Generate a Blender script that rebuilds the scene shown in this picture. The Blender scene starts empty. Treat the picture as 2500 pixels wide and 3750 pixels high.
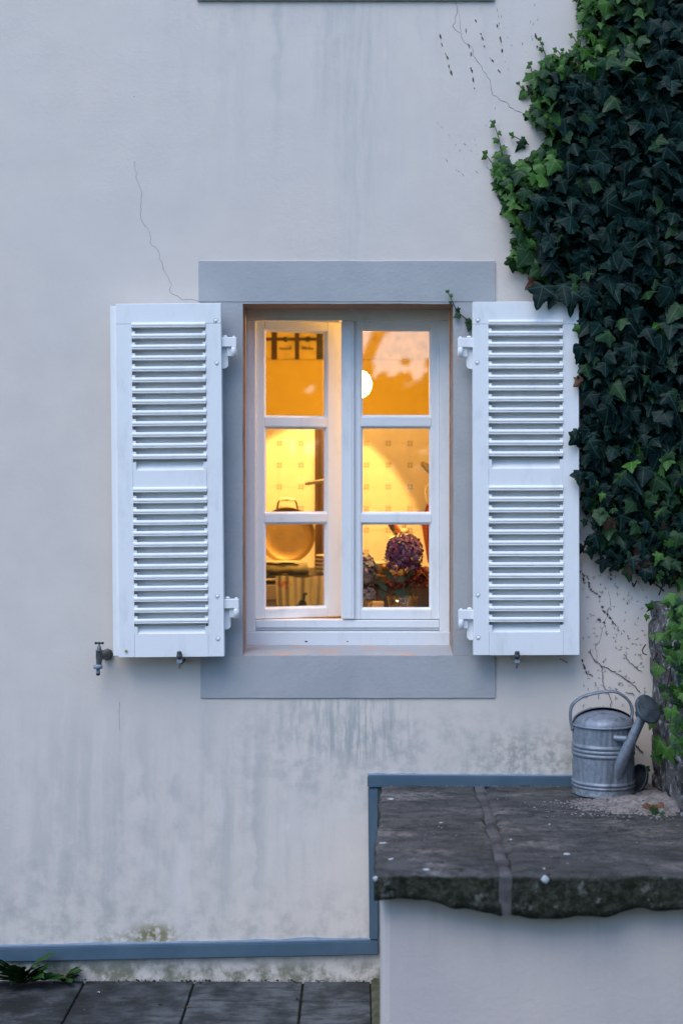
import bpy, bmesh, math, random
from mathutils import Vector, Matrix, noise as mnoise, Euler

# ------------------------------------------------------------------ camera, world, sun, exposure
sc = bpy.context.scene
COL = sc.collection
F = 5208.33          # focal length in photograph pixels (50 mm lens, 36 mm tall sensor, 3750 px)
D = 5.056            # camera distance from the facade (m)
EYE = 1.767          # eye height above the paving (m)
VX, VY = 1310.0, 1770.0

cam_d = bpy.data.cameras.new("camera")
cam_d.sensor_fit = 'VERTICAL'; cam_d.sensor_height = 36; cam_d.sensor_width = 24
cam_d.lens = 50
cam_d.shift_x = -60 / 3750; cam_d.shift_y = -105 / 3750
cam_d.clip_start = 0.05; cam_d.clip_end = 2000
cam_d.dof.use_dof = True; cam_d.dof.focus_distance = D - 0.02; cam_d.dof.aperture_fstop = 1.9
cam = bpy.data.objects.new("camera", cam_d)
cam.location = (0, -D, EYE); cam.rotation_euler = (math.radians(90), 0, 0)
COL.objects.link(cam); sc.camera = cam

SUN_EL, SUN_AZ = math.radians(58), math.radians(208)    # from front left of the facade
world = bpy.data.worlds.new("World"); sc.world = world; world.use_nodes = True
wn = world.node_tree
bg = wn.nodes["Background"]
sky = wn.nodes.new("ShaderNodeTexSky"); sky.sky_type = 'NISHITA'; sky.sun_disc = False
sky.sun_elevation = SUN_EL; sky.sun_rotation = SUN_AZ
sky.air_density = 1.0; sky.dust_density = 0.8; sky.ozone_density = 2.8
hsv = wn.nodes.new("ShaderNodeHueSaturation"); hsv.inputs["Saturation"].default_value = 1.17
wn.links.new(sky.outputs[0], hsv.inputs["Color"]); wn.links.new(hsv.outputs[0], bg.inputs[0])
bg.inputs[1].default_value = 0.13

sun_d = bpy.data.lights.new("sun", 'SUN'); sun_d.energy = 0.70; sun_d.angle = math.radians(45)
sun_d.color = (1.0, 0.97, 0.95)
sun = bpy.data.objects.new("sun", sun_d); COL.objects.link(sun)
sd = Vector((math.sin(SUN_AZ) * math.cos(SUN_EL), math.cos(SUN_AZ) * math.cos(SUN_EL), math.sin(SUN_EL)))
sun.rotation_euler = sd.to_track_quat('Z', 'Y').to_euler()

sc.view_settings.view_transform = 'Standard'; sc.view_settings.look = 'None'
sc.view_settings.exposure = 1.25; sc.view_settings.gamma = 1.0
sc.view_settings.use_curve_mapping = False
sc.render.engine = 'CYCLES'
sc.cycles.use_denoising = True
sc.cycles.max_bounces = 6; sc.cycles.glossy_bounces = 3; sc.cycles.diffuse_bounces = 3; sc.cycles.transparent_max_bounces = 12
sc.cycles.sample_clamp_indirect = 6
sc.cycles.use_adaptive_sampling = False
R = random.Random(7)

# ------------------------------------------------------------------ helpers
def P(px, py, y=0.0):
    """point of the place seen at photograph pixel (px,py), y metres behind the facade"""
    d = D + y
    return Vector(((px - VX) / F * d, y, EYE - (py - VY) / F * d))
def PX(px, y=0.0): return (px - VX) / F * (D + y)
def PZ(py, y=0.0): return EYE - (py - VY) / F * (D + y)

def lerp(a, b, t): return a + (b - a) * t

class MB:
    def __init__(s): s.v = []; s.f = []; s.m = []; s.uv = {}; s.sm = []
    def add(s, vs, fs, m=0, smooth=False, uvs=None):
        o = len(s.v); s.v += [tuple(v) for v in vs]
        if uvs:
            for i, u in enumerate(uvs): s.uv[o + i] = u
        for f in fs: s.f.append(tuple(o + i for i in f)); s.m.append(m); s.sm.append(smooth)
        return s
    def box(s, a, b, m=0, bev=0.0):
        x0, x1 = sorted((a[0], b[0])); y0, y1 = sorted((a[1], b[1])); z0, z1 = sorted((a[2], b[2]))
        if bev > 0:
            e = min(bev, (x1-x0)*.4, (y1-y0)*.4, (z1-z0)*.4)
            bm = bmesh.new()
            vs = [bm.verts.new((x, y, z)) for x in (x0, x1) for y in (y0, y1) for z in (z0, z1)]
            for q in ((0,1,3,2),(4,6,7,5),(0,4,5,1),(2,3,7,6),(0,2,6,4),(1,5,7,3)): bm.faces.new([vs[i] for i in q])
            bmesh.ops.bevel(bm, geom=bm.edges[:], offset=e, segments=1, affect='EDGES', profile=.5)
            bm.verts.ensure_lookup_table(); bm.verts.index_update()
            s.add([v.co[:] for v in bm.verts], [[v.index for v in f.verts] for f in bm.faces], m)
            bm.free(); return s
        vs = [(x, y, z) for x in (x0, x1) for y in (y0, y1) for z in (z0, z1)]
        return s.add(vs, ((0,1,3,2),(4,6,7,5),(0,4,5,1),(2,3,7,6),(0,2,6,4),(1,5,7,3)), m)
    def extr(s, prof, x0, x1, m=0, smooth=False):
        """profile [(y,z)] extruded along x"""
        n = len(prof)
        vs = [(x0, p[0], p[1]) for p in prof] + [(x1, p[0], p[1]) for p in prof]
        fs = [(i, (i+1) % n, n + (i+1) % n, n + i) for i in range(n)]
        s.add(vs, fs, m, smooth)
        s.add(vs, [tuple(range(n))[::-1], tuple(range(n, 2*n))], m)
        return s
    def prism(s, poly, y0, y1, m=0):
        """polygon [(x,z)] extruded along y"""
        n = len(poly)
        vs = [(p[0], y0, p[1]) for p in poly] + [(p[0], y1, p[1]) for p in poly]
        return s.add(vs, [tuple(range(n)), tuple(range(n, 2*n))[::-1]] + [(i, n+i, n+(i+1) % n, (i+1) % n) for i in range(n)], m)
    def tube(s, pts, rad, seg=8, m=0, cap=True, flat=None):
        pts = [Vector(p) for p in pts]; n = len(pts)
        if not hasattr(rad, '__len__'): rad = [rad] * n
        vs = []; ref = None
        for i, p in enumerate(pts):
            t = (pts[min(i+1, n-1)] - pts[max(i-1, 0)]).normalized()
            if ref is None:
                ref = t.orthogonal().normalized() if flat is None else Vector(flat)
            u = (ref - t * ref.dot(t)).normalized(); w = t.cross(u); ref = u
            r = rad[i]
            ru, rw = r if hasattr(r, '__len__') else (r, r)
            for k in range(seg):
                a = 2*math.pi*k/seg
                vs.append(p + u*math.cos(a)*ru + w*math.sin(a)*rw)
        fs = [(i*seg+k, i*seg+(k+1) % seg, (i+1)*seg+(k+1) % seg, (i+1)*seg+k) for i in range(n-1) for k in range(seg)]
        s.add(vs, fs, m, True)
        if cap: s.add(vs[:seg], [tuple(range(seg))[::-1]], m); s.add(vs[-seg:], [tuple(range(seg))], m)
        return s
    def lathe(s, prof, seg=24, m=0, mat=None, rib=None, cap=True):
        """profile [(r,z)]; mat = Matrix; rib(i,a) scales the radius"""
        vs = []; mat = mat or Matrix()
        for i, (r, z) in enumerate(prof):
            for k in range(seg):
                a = 2*math.pi*k/seg; rr = r*(rib(i, a) if rib else 1)
                vs.append(mat @ Vector((rr*math.cos(a), rr*math.sin(a), z)))
        n = len(prof)
        s.add(vs, [(i*seg+k, i*seg+(k+1) % seg, (i+1)*seg+(k+1) % seg, (i+1)*seg+k) for i in range(n-1) for k in range(seg)], m, True)
        if cap:
            if prof[0][0] > 1e-4: s.add(vs[:seg], [tuple(range(seg))[::-1]], m)
            if prof[-1][0] > 1e-4: s.add(vs[-seg:], [tuple(range(seg))], m)
        return s
    def sphere(s, c, r, seg=14, rings=8, m=0, scale=(1,1,1)):
        prof = [(max(1e-5, math.sin(math.pi*i/rings)), -math.cos(math.pi*i/rings)) for i in range(rings+1)]
        return s.lathe(prof, seg, m, Matrix.Translation(c) @ Matrix.Diagonal((r*scale[0], r*scale[1], r*scale[2], 1)), cap=False)
    def mesh(s, name, mats):
        me = bpy.data.meshes.new(name); me.from_pydata(s.v, [], s.f)
        for mt in (mats if isinstance(mats, (list, tuple)) else [mats]): me.materials.append(mt)
        me.polygons.foreach_set("material_index", s.m); me.polygons.foreach_set("use_smooth", s.sm)
        if s.uv:
            ul = me.uv_layers.new(name="uv")
            for lp in me.loops: ul.data[lp.index].uv = s.uv.get(lp.vertex_index, (0, 0))
        bm = bmesh.new(); bm.from_mesh(me)
        if not s.uv: bmesh.ops.recalc_face_normals(bm, faces=bm.faces[:])
        bm.to_mesh(me); bm.free(); me.update()
        return me
    def build(s, name, mats, parent=None, loc=None, **kw):
        return place(name, s.mesh(name, mats), parent, loc, **kw)

def place(name, me, parent=None, loc=None, label=None, cat=None, group=None, kind=None, rot=None):
    o = bpy.data.objects.new(name, me); COL.objects.link(o)
    if parent: o.parent = parent
    if loc is not None: o.location = loc
    if rot is not None: o.rotation_euler = rot
    if label: o["label"] = label
    if cat: o["category"] = cat
    if group: o["group"] = group
    if kind: o["kind"] = kind
    return o
def empty(name, loc, label, cat, group=None, rot=None):
    o = place(name, None, None, loc, label, cat, group, None, rot); o.empty_display_size = .05
    return o
def sub(name, loc, parent, rot=None):
    o = place(name, None, parent, loc, rot=rot); return o

# ------------------------------------------------------------------ material helpers
class NT:
    def __init__(s, name):
        s.mat = bpy.data.materials.new(name); s.mat.use_nodes = True
        s.t = s.mat.node_tree; s.b = s.t.nodes["Principled BSDF"]; s.out = s.t.nodes["Material Output"]
        s.co = None
    def coord(s, kind="Object"):
        n = s.t.nodes.new("ShaderNodeTexCoord"); return n.outputs[kind]
    def set(s, sock, v):
        if hasattr(v, 'is_linked'): s.t.links.new(v, sock)
        elif hasattr(v, '__len__') and hasattr(sock.default_value, '__len__'):
            n = len(sock.default_value); v = list(v) + [1.0] * (n - len(v)); sock.default_value = v[:n]
        else: sock.default_value = v
    def math(s, op, a, b=0.0, c=None, clamp=False):
        n = s.t.nodes.new("ShaderNodeMath"); n.operation = op; n.use_clamp = clamp
        s.set(n.inputs[0], a); s.set(n.inputs[1], b)
        if c is not None: s.set(n.inputs[2], c)
        return n.outputs[0]
    def vmul(s, v, k):
        n = s.t.nodes.new("ShaderNodeVectorMath"); n.operation = 'MULTIPLY'; s.set(n.inputs[0], v); s.set(n.inputs[1], k); return n.outputs[0]
    def vadd(s, v, k):
        n = s.t.nodes.new("ShaderNodeVectorMath"); n.operation = 'ADD'; s.set(n.inputs[0], v); s.set(n.inputs[1], k); return n.outputs[0]
    def vlen(s, v):
        n = s.t.nodes.new("ShaderNodeVectorMath"); n.operation = 'LENGTH'; s.set(n.inputs[0], v); return n.outputs["Value"]
    def noise(s, v, scale, detail=3, rough=.55, dist=0):
        n = s.t.nodes.new("ShaderNodeTexNoise"); s.set(n.inputs["Vector"], v)
        n.inputs["Scale"].default_value = scale; n.inputs["Detail"].default_value = detail
        n.inputs["Roughness"].default_value = rough; n.inputs["Distortion"].default_value = dist
        return n.outputs["Fac"]
    def voro(s, v, scale):
        n = s.t.nodes.new("ShaderNodeTexVoronoi"); s.set(n.inputs["Vector"], v); n.inputs["Scale"].default_value = scale; return n.outputs["Distance"]
    def mr(s, v, a, b, c=0.0, d=1.0, smooth=True):
        n = s.t.nodes.new("ShaderNodeMapRange"); n.interpolation_type = 'SMOOTHSTEP' if smooth else 'LINEAR'
        s.set(n.inputs[0], v)
        for i, x in enumerate((a, b, c, d)): n.inputs[i+1].default_value = x
        return n.outputs[0]
    def mix(s, f, a, b, mode='MIX'):
        n = s.t.nodes.new("ShaderNodeMix"); n.data_type = 'RGBA'; n.blend_type = mode
        s.set(n.inputs[0], f); s.set(n.inputs[6], a); s.set(n.inputs[7], b); return n.outputs[2]
    def sep(s, v):
        n = s.t.nodes.new("ShaderNodeSeparateXYZ"); s.set(n.inputs[0], v); return n.outputs
    def ell(s, v, cx, cz, rx, rz, a=1.0, b=0.25):
        """1 inside, 0 outside an ellipse in the x-z plane"""
        w = s.vmul(s.vadd(v, (-cx, 0, -cz)), (1/rx, 0, 1/rz))
        return s.mr(s.vlen(w), a, b)
    def bump(s, h, strength=.3, dist=.005, prev=None):
        n = s.t.nodes.new("ShaderNodeBump"); n.inputs["Strength"].default_value = strength; n.inputs["Distance"].default_value = dist
        s.set(n.inputs["Height"], h)
        if prev: s.set(n.inputs["Normal"], prev)
        return n.outputs[0]
    def done(s, col=None, rough=None, normal=None, metal=None, spec=None):
        if col is not None: s.set(s.b.inputs["Base Color"], col)
        if rough is not None: s.set(s.b.inputs["Roughness"], rough)
        if normal is not None: s.set(s.b.inputs["Normal"], normal)
        if metal is not None: s.b.inputs["Metallic"].default_value = metal
        if spec is not None: s.b.inputs["Specular IOR Level"].default_value = spec
        return s.mat

def mat(name, col, rough=.6, col2=None, scale=20, stretch=(1,1,1), bump=0, bscale=150, metal=0, spec=.4, lo=.35, hi=.7, rand=0):
    g = NT(name); v = g.coord()
    if rand:
        oi = g.t.nodes.new("ShaderNodeObjectInfo")
        v = g.vadd(v, oi.outputs["Location"])
    n = g.noise(g.vmul(v, stretch), scale, 4)
    c2 = col2 or tuple(c*.75 for c in col)
    c = g.mix(g.mr(n, lo, hi), col, c2)
    nb = g.bump(g.noise(v, bscale, 3), bump, .003) if bump else None
    return g.done(c, rough, nb, metal, spec)

# ------------------------------------------------------------------ materials
WALLC = (.73, .655, .578)
def wall_material():
    g = NT("plaster"); v = g.coord(); x, y, z = g.sep(v)
    big = g.noise(v, 1.6, 3); mid = g.noise(v, 7, 4); fine = g.noise(v, 60, 3)
    c = g.mix(g.mr(mid, .3, .75), WALLC, (.69, .622, .553))
    c = g.mix(g.math('MULTIPLY', g.mr(big, .4, .75), .35), c, (.615, .588, .545))
    st = g.noise(g.vadd(g.vmul(v, (17, 1, 1.1)), g.vmul(mid, (1.2, 0, 1.5))), 1, 4, .6)           # long vertical runs
    st2 = g.noise(g.vmul(v, (46, 1, 5)), 1, 4, .65)
    st3 = g.noise(g.vmul(v, (9, 1, .5)), 1, 3, .5)
    blot = g.noise(v, 14, 5, .65)
    def stain(mask, n, lo, hi, amt): return g.math('MULTIPLY', g.math('MULTIPLY', mask, g.mr(n, lo, hi)), amt, clamp=True)
    # rain runs from the upper window sill
    a = P(1290, 0); up = g.math('MULTIPLY', g.mr(x, -.9, -.45), g.mr(x, .75, .2))
    up = g.math('MULTIPLY', up, g.mr(z, 2.6, 3.6))
    c = g.mix(stain(up, st, .42, .72, .38), c, (.36, .40, .40))
    c = g.mix(stain(g.ell(v, PX(1300), PZ(300), .12, .9), st2, .3, .7, .3), c, (.36, .41, .40))
    # grime on the lower left
    e = g.ell(v, PX(330), PZ(3010), 1.05, .62, 1, .1)
    c = g.mix(stain(e, st, .34, .82, .48), c, (.38, .41, .39))
    c = g.mix(stain(g.ell(v, PX(600), PZ(3120), .55, .4, 1, .1), blot, .32, .78, .34), c, (.36, .385, .36))
    c = g.mix(stain(g.ell(v, PX(150), PZ(3250), .5, .3, 1, .1), blot, .32, .78, .36), c, (.36, .38, .36))
    c = g.mix(stain(g.ell(v, PX(900), PZ(3000), .5, .55, 1, .1), st, .40, .78, .42), c, (.36, .39, .37))
    # drips under the sill band
    e = g.ell(v, PX(1250), PZ(2640), .33, .17, 1, .45)
    c = g.mix(stain(e, st2, .44, .62, .55), c, (.36, .40, .38))
    c = g.mix(stain(g.ell(v, PX(1330), PZ(2700), .22, .15, 1, .2), st2, .42, .58, .55), c, (.34, .38, .36))
    e = g.ell(v, PX(1230), PZ(2760), .55, .3, 1, .2)
    c = g.mix(stain(e, blot, .40, .70, .55), c, (.36, .38, .36))
    # mottling above the raised trim
    c = g.mix(stain(g.ell(v, PX(1950), PZ(2800), .40, .20, 1, .15), g.noise(v, 30, 5, .7), .38, .66, .75), c, (.27, .29, .26))
    c = g.mix(stain(g.ell(v, PX(1700), PZ(2720), .55, .16, 1, .2), blot, .42, .7, .45), c, (.36, .38, .36))
    # foot of the wall
    low = g.mr(z, .42, .1)
    c = g.mix(stain(low, blot, .42, .72, .55), c, (.30, .31, .27))
    foot = g.mr(z, .10, .03)
    c = g.mix(stain(foot, g.noise(v, 11, 5, .7), .40, .62, .8), c, (.14, .15, .085))
    e = g.ell(v, PX(565), PZ(3425), .13, .065, 1, .1)
    c = g.mix(stain(e, g.noise(v, 40, 4), .36, .58, .95), c, (.20, .19, .07))
    e = g.ell(v, PX(470), PZ(3445), .2, .05, 1, .1)
    c = g.mix(stain(e, g.noise(v, 40, 4), .40, .62, .6), c, (.22, .22, .12))
    # washed-out and repaired spots
    w = g.vadd(v, g.vmul(g.vadd(g.vmul(mid, (1, 1, 1)), (-.5, -.5, -.5)), (.10, 0, .22)))
    c = g.mix(g.math('MULTIPLY', g.ell(w, PX(795), PZ(2960), .036, .10, 1, .35), .55), c, (.76, .695, .63))
    c = g.mix(g.math('MULTIPLY', g.ell(w, PX(1058), PZ(3010), .011, .012, 1, .5), .5), c, (.78, .71, .65))
    c = g.mix(g.math('MULTIPLY', g.ell(w, PX(660), PZ(3300), .05, .3, 1, .2), .35), c, (.78, .72, .66))
    # pinholes
    pin = g.math('MULTIPLY', g.mr(g.voro(v, 7), .022, .012), g.mr(g.noise(v, 3, 1), .5, .6))
    c = g.mix(g.math('MULTIPLY', pin, .6), c, (.18, .16, .15))
    trow = g.noise(g.vadd(g.vmul(v, (2.6, 1, 3.2)), g.vmul(big, (1.2, 0, 1.2))), 1.5, 3, .5)
    rgh = g.mr(g.noise(v, 2.1, 2), .42, .62, .25, 1.0)                  # smoother and rougher patches
    nb = g.bump(trow, .12, .02); nb = g.bump(mid, .14, .006, nb)
    nb = g.bump(g.math('MULTIPLY', fine, rgh), .28, .0035, nb); nb = g.bump(g.noise(v, 240, 2), .22, .0018, nb)
    return g.done(c, .92, nb, 0, .15)
M = {}
M['plaster'] = wall_material()

def band_material():
    g = NT("grey_blue_masonry_paint"); v = g.coord()
    c = g.mix(g.mr(g.noise(v, 5, 5, .65), .35, .7), (.445, .448, .445), (.40, .41, .412))
    c = g.mix(g.math('MULTIPLY', g.mr(g.noise(v, 1.8, 4, .6), .5, .68), .35), c, (.335, .352, .36))
    st = g.noise(g.vmul(v, (40, 1, 1.2)), 1, 3)
    e = g.math('MULTIPLY', g.ell(v, PX(1240), PZ(2500), .4, .12, 1, .2), g.mr(st, .45, .7))
    c = g.mix(g.math('MULTIPLY', e, .35), c, (.24, .28, .27))
    nb = g.bump(g.noise(v, 75, 3), .35, .004); nb = g.bump(g.noise(v, 9, 3), .15, .006, nb)
    return g.done(c, .85, nb, 0, .2)
M['band'] = band_material()
M['reveal'] = mat("tan_reveal_plaster", (.42, .30, .235), .9, (.36, .27, .22), 9, bump=.4, bscale=80, spec=.15)
M['sillplaster'] = mat("worn_sill_paint", (.36, .38, .40), .88, (.46, .35, .30), 9, bump=.5, bscale=70, spec=.15, lo=.5, hi=.62)

def white_paint(name, base=(.85, .86, .85), dirt=.42):
    g = NT(name); v = g.coord()
    oi = g.t.nodes.new("ShaderNodeObjectInfo"); v2 = g.vadd(v, oi.outputs["Location"])
    n = g.noise(g.vmul(v2, (1, 1, .35)), 16, 5, .65)
    c = g.mix(g.math('MULTIPLY', g.mr(n, .5, .8), dirt), base, (.55, .56, .55))
    sp = g.math('MULTIPLY', g.mr(g.voro(v2, 26), .035, .02), g.mr(g.noise(v2, 9, 1), .58, .66))
    c = g.mix(g.math('MULTIPLY', sp, .75), c, (.12, .11, .10))
    nb = g.bump(g.noise(g.vmul(v2, (30, 30, 400)), 1, 2), .05, .001)
    return g.done(c, .5, nb, 0, .35)
M['white'] = white_paint("white_gloss_paint")
M['white_old'] = white_paint("weathered_white_paint", (.76, .77, .77), .5)
M['trim'] = mat("blue_grey_trim_paint", (.082, .135, .182), .55, (.066, .115, .16), 8, bump=.25, bscale=120, spec=.35)
M['trim_smear'] = mat("pale_blue_paint_smear", (.36, .43, .52), .7, (.28, .35, .43), 30, spec=.2)
M['steel_dark'] = mat("dark_weathered_metal", (.085, .09, .095), .5, (.16, .165, .165), 40, metal=.6, bump=.2)
M['steel_bright'] = mat("worn_steel", (.45, .46, .47), .35, (.25, .25, .25), 60, metal=.9)
M['brass'] = mat("brass", (.55, .38, .14), .4, (.3, .2, .08), 40, metal=.8)
M['grey_plastic'] = mat("blue_grey_plastic", (.24, .30, .36), .5, (.20, .25, .30), 30)
M['black'] = mat("black_enamel", (.012, .012, .012), .4, (.02, .018, .016), 20)

def zinc():
    g = NT("galvanised_zinc"); v = g.coord()
    n = g.noise(v, 55, 4, .6); n2 = g.noise(g.vmul(v, (1, 1, .25)), 30, 4, .6)
    c = g.mix(g.mr(n, .35, .7), (.26, .30, .35), (.19, .22, .26))
    c = g.mix(g.math('MULTIPLY', g.mr(n2, .52, .72), .65), c, (.06, .066, .072))
    z = g.sep(v)[2]
    low = g.math('MULTIPLY', g.mr(z, .06, .0), g.mr(g.noise(v, 70, 4), .35, .6))
    c = g.mix(g.math('MULTIPLY', low, .7), c, (.085, .08, .08))
    nb = g.bump(n, .2, .002)
    return g.done(c, .55, nb, .45, .4)
M['zinc'] = zinc()

def stone_top():
    g = NT("weathered_slab_stone"); v = g.coord(); x, y, z = g.sep(v)
    n = g.noise(g.vmul(v, (1, 2.2, 1)), 9, 6, .7); n2 = g.noise(v, 45, 4, .7); n3 = g.noise(v, 2.5, 3)
    pale = g.mr(g.noise(g.vmul(v, (1, 1.6, 1)), 3.2, 5, .65), .50, .66)
    c = g.mix(g.mr(n, .35, .68), (.095, .094, .092), (.034, .036, .037))
    c = g.mix(g.math('MULTIPLY', pale, g.mr(n2, .38, .62, .2, 1.0)), c, (.215, .195, .185))
    c = g.mix(g.math('MULTIPLY', g.mr(n3, .45, .7), .5), c, (.028, .028, .023))
    c = g.mix(g.math('MULTIPLY', g.mr(n2, .56, .70), .6), c, (.13, .125, .12))
    c = g.mix(g.math('MULTIPLY', g.mr(n2, .42, .33), .7), c, (.014, .014, .013))
    # moss and lichen that grow on the edges
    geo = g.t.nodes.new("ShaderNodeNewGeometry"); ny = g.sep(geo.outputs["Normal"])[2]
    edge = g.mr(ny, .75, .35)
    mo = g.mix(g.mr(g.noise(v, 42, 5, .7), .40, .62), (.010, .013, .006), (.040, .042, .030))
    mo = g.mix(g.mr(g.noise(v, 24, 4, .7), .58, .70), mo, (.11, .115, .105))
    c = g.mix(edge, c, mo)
    sp = g.mr(g.voro(v, 15), .075, .05); sp = g.math('MULTIPLY', sp, g.mr(g.noise(v, 4, 2), .50, .60))
    c = g.mix(g.math('MULTIPLY', sp, .55), c, (.34, .36, .37))
    nb = g.bump(n, .8, .02); nb = g.bump(n2, .9, .010, nb)
    return g.done(c, .9, nb, 0, .25)
M['slab'] = stone_top()
M['mortar'] = mat("pale_mortar", (.105, .102, .105), .9, (.045, .045, .045), 14, bump=.6, bscale=90, spec=.2)

def rubble():
    g = NT("lichened_old_stone"); v = g.coord()
    n = g.noise(v, 8, 6, .7); n2 = g.noise(g.vmul(v, (1, 1, .8)), 34, 6, .75)
    c = g.mix(g.mr(n, .35, .65), (.135, .125, .12), (.045, .042, .042))
    c = g.mix(g.mr(n2, .53, .62), c, (.34, .345, .36))
    c = g.mix(g.mr(n2, .42, .34), c, (.010, .009, .009))
    c = g.mix(g.math('MULTIPLY', g.mr(g.noise(v, 5, 3), .55, .7), .6), c, (.05, .06, .025))
    nb = g.bump(n, .7, .02); nb = g.bump(n2, .8, .008, nb)
    return g.done(c, .92, nb, 0, .2)
M['rubble'] = rubble()

def paving():
    g = NT("concrete_paving"); v = g.coord("Object")
    oi = g.t.nodes.new("ShaderNodeObjectInfo"); v = g.vadd(v, oi.outputs["Location"])
    n = g.noise(v, 5, 5, .65); n2 = g.noise(v, 60, 4, .7); n3 = g.noise(g.vmul(v, (1, 3, 1)), 11, 4)
    x = g.sep(v)[0]
    c = g.mix(g.mr(n, .38, .60), (.105, .115, .12), (.036, .040, .042))
    c = g.mix(g.math('MULTIPLY', g.mr(n3, .45, .68), .6), c, (.015, .016, .013))
    dark_left = g.mr(x, -.35, -1.3)                                     # slabs turn darker towards the left
    c = g.mix(g.math('MULTIPLY', g.math('MULTIPLY', dark_left, g.mr(n, .25, .5)), .8), c, (.008, .008, .007))
    c = g.mix(g.math('MULTIPLY', g.mr(n2, .60, .70), .4), c, (.11, .11, .11))
    nb = g.bump(n2, .5, .004); nb = g.bump(n, .3, .01, nb)
    return g.done(c, .85, nb, 0, .3)
M['paving'] = paving()
M['soil'] = mat("dark_joint_soil", (.02, .02, .017), .95, (.035, .04, .02), 30, spec=.1)
M['crack'] = mat("crack_shadow", (.13, .13, .14), .95, (.22, .22, .22), 30, spec=.05)
M['scar'] = mat("dried_ivy_rootlet", (.075, .045, .038), .95, (.12, .085, .07), 60, spec=.05)
M['scar_grey'] = mat("old_grey_rootlet", (.24, .22, .21), .95, (.14, .12, .115), 60, spec=.05)
M['grit'] = mat("pale_sandy_grit", (.27, .245, .235), .95, (.15, .135, .13), 60, bump=.8, bscale=220, spec=.1)
M['pebble'] = mat("grit_grain", (.30, .28, .27), .9, (.15, .14, .13), 20)
M['dropping'] = mat("white_lichen_spot", (.46, .50, .52), .9, (.34, .37, .39), 60)

def leaf_mat(name, c1, c2, vein, rough=.42, spec=.5, veinamt=.7):
    g = NT(name)
    u = g.t.nodes.new("ShaderNodeUVMap"); ux, uy, _ = g.sep(u.outputs[0])
    ax = g.math('ABSOLUTE', ux)
    geo = g.t.nodes.new("ShaderNodeNewGeometry"); oi = g.t.nodes.new("ShaderNodeObjectInfo")
    rnd = g.math('FRACT', g.math('ADD', geo.outputs["Random Per Island"], oi.outputs["Random"]))
    c = g.mix(rnd, c1, c2)
    n = g.noise(g.coord(), 60, 3)
    c = g.mix(g.math('MULTIPLY', g.mr(n, .4, .7), .35), c, tuple(k*.6 for k in c1))
    # midrib and four side veins from the stalk
    def line(dx, dy):
        # distance of (ax,uy) from the ray through the origin along (dx,dy)
        dd = g.math('ABSOLUTE', g.math('SUBTRACT', g.math('MULTIPLY', ax, dy), g.math('MULTIPLY', uy, dx)))
        return g.mr(dd, .032, .012)
    m = line(0, -1)
    k1 = math.hypot(.62, .26); m = g.math('MAXIMUM', m, line(.62/k1, -.26/k1))
    k2 = math.hypot(.42, .18); m = g.math('MAXIMUM', m, g.math('MULTIPLY', line(.42/k2, .18/k2), .7))
    side = g.mr(g.math('ABSOLUTE', g.math('SUBTRACT', g.math('FRACT', g.math('MULTIPLY', g.math('SUBTRACT', uy, g.math('MULTIPLY', ax, -.7)), 5)), .5)), .06, .03)
    m = g.math('MAXIMUM', m, g.math('MULTIPLY', side, .18))
    c = g.mix(g.math('MULTIPLY', m, veinamt), c, vein)
    g.b.inputs["Transmission Weight"].default_value = 0
    return g.done(c, rough, None, 0, spec)
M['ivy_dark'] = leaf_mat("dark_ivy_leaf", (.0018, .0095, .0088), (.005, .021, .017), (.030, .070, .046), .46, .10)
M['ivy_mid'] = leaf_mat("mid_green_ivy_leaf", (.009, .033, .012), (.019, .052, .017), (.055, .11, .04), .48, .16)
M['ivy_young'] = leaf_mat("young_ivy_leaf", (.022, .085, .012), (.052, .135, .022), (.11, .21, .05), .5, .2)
M['ivy_brown'] = leaf_mat("withered_ivy_leaf", (.08, .035, .018), (.14, .07, .04), (.22, .14, .08), .7, .2)
M['ivy_red'] = leaf_mat("reddish_ivy_leaf", (.075, .03, .03), (.10, .055, .04), (.16, .08, .07), .6, .3)
M['stem'] = mat("ivy_stem", (.075, .05, .04), .8, (.04, .03, .022), 60)
M['weed'] = mat("weed_leaf", (.016, .060, .010), .6, (.030, .088, .018), 40, spec=.2)

# kitchen
M['amber'] = mat("ochre_kitchen_paint", (.74, .575, .12), .85, (.70, .54, .11), 4, spec=.1)
M['cream'] = mat("cream_enamel", (.66, .58, .42), .35, (.60, .52, .38), 6)
M['kfloor'] = mat("brown_kitchen_floor", (.12, .07, .04), .6)
def tile_mat():
    g = NT("blue_flower_corner_tile"); v = g.coord(); x, y, z = g.sep(v); H = .0539
    ax = g.math('SUBTRACT', H, g.math('ABSOLUTE', x)); az = g.math('SUBTRACT', H, g.math('ABSOLUTE', z))
    # quarter of a four-petal flower in each corner
    du = g.math('SUBTRACT', ax, .0075); dv = g.math('SUBTRACT', az, .0075)
    r = g.math('SQRT', g.math('ADD', g.math('MULTIPLY', du, du), g.math('MULTIPLY', dv, dv)))
    f = g.mr(r, .0066, .0040)
    c = g.mix(g.mr(g.noise(v, 12, 2), .3, .7), (.80, .76, .68), (.76, .72, .64))
    c = g.mix(g.math('MULTIPLY', f, .72), c, (.13, .16, .15))
    return g.done(c, .28, None, 0, .4)
M['tile'] = tile_mat()
M['grout'] = mat("tile_grout", (.70, .66, .58), .9)
M['walnut'] = mat("dark_walnut", (.05, .028, .016), .5, (.08, .045, .025), 8, stretch=(6, 6, .6))
M['ink'] = mat("green_black_frieze_paint", (.055, .05, .02), .7, (.08, .07, .03), 30)
M['brass_pan'] = mat("tarnished_brass_pan", (.25, .175, .075), .45, (.15, .105, .045), 7, metal=.55, lo=.3, hi=.75)
M['iron'] = mat("dark_iron", (.03, .025, .02), .5, metal=.4)
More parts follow.
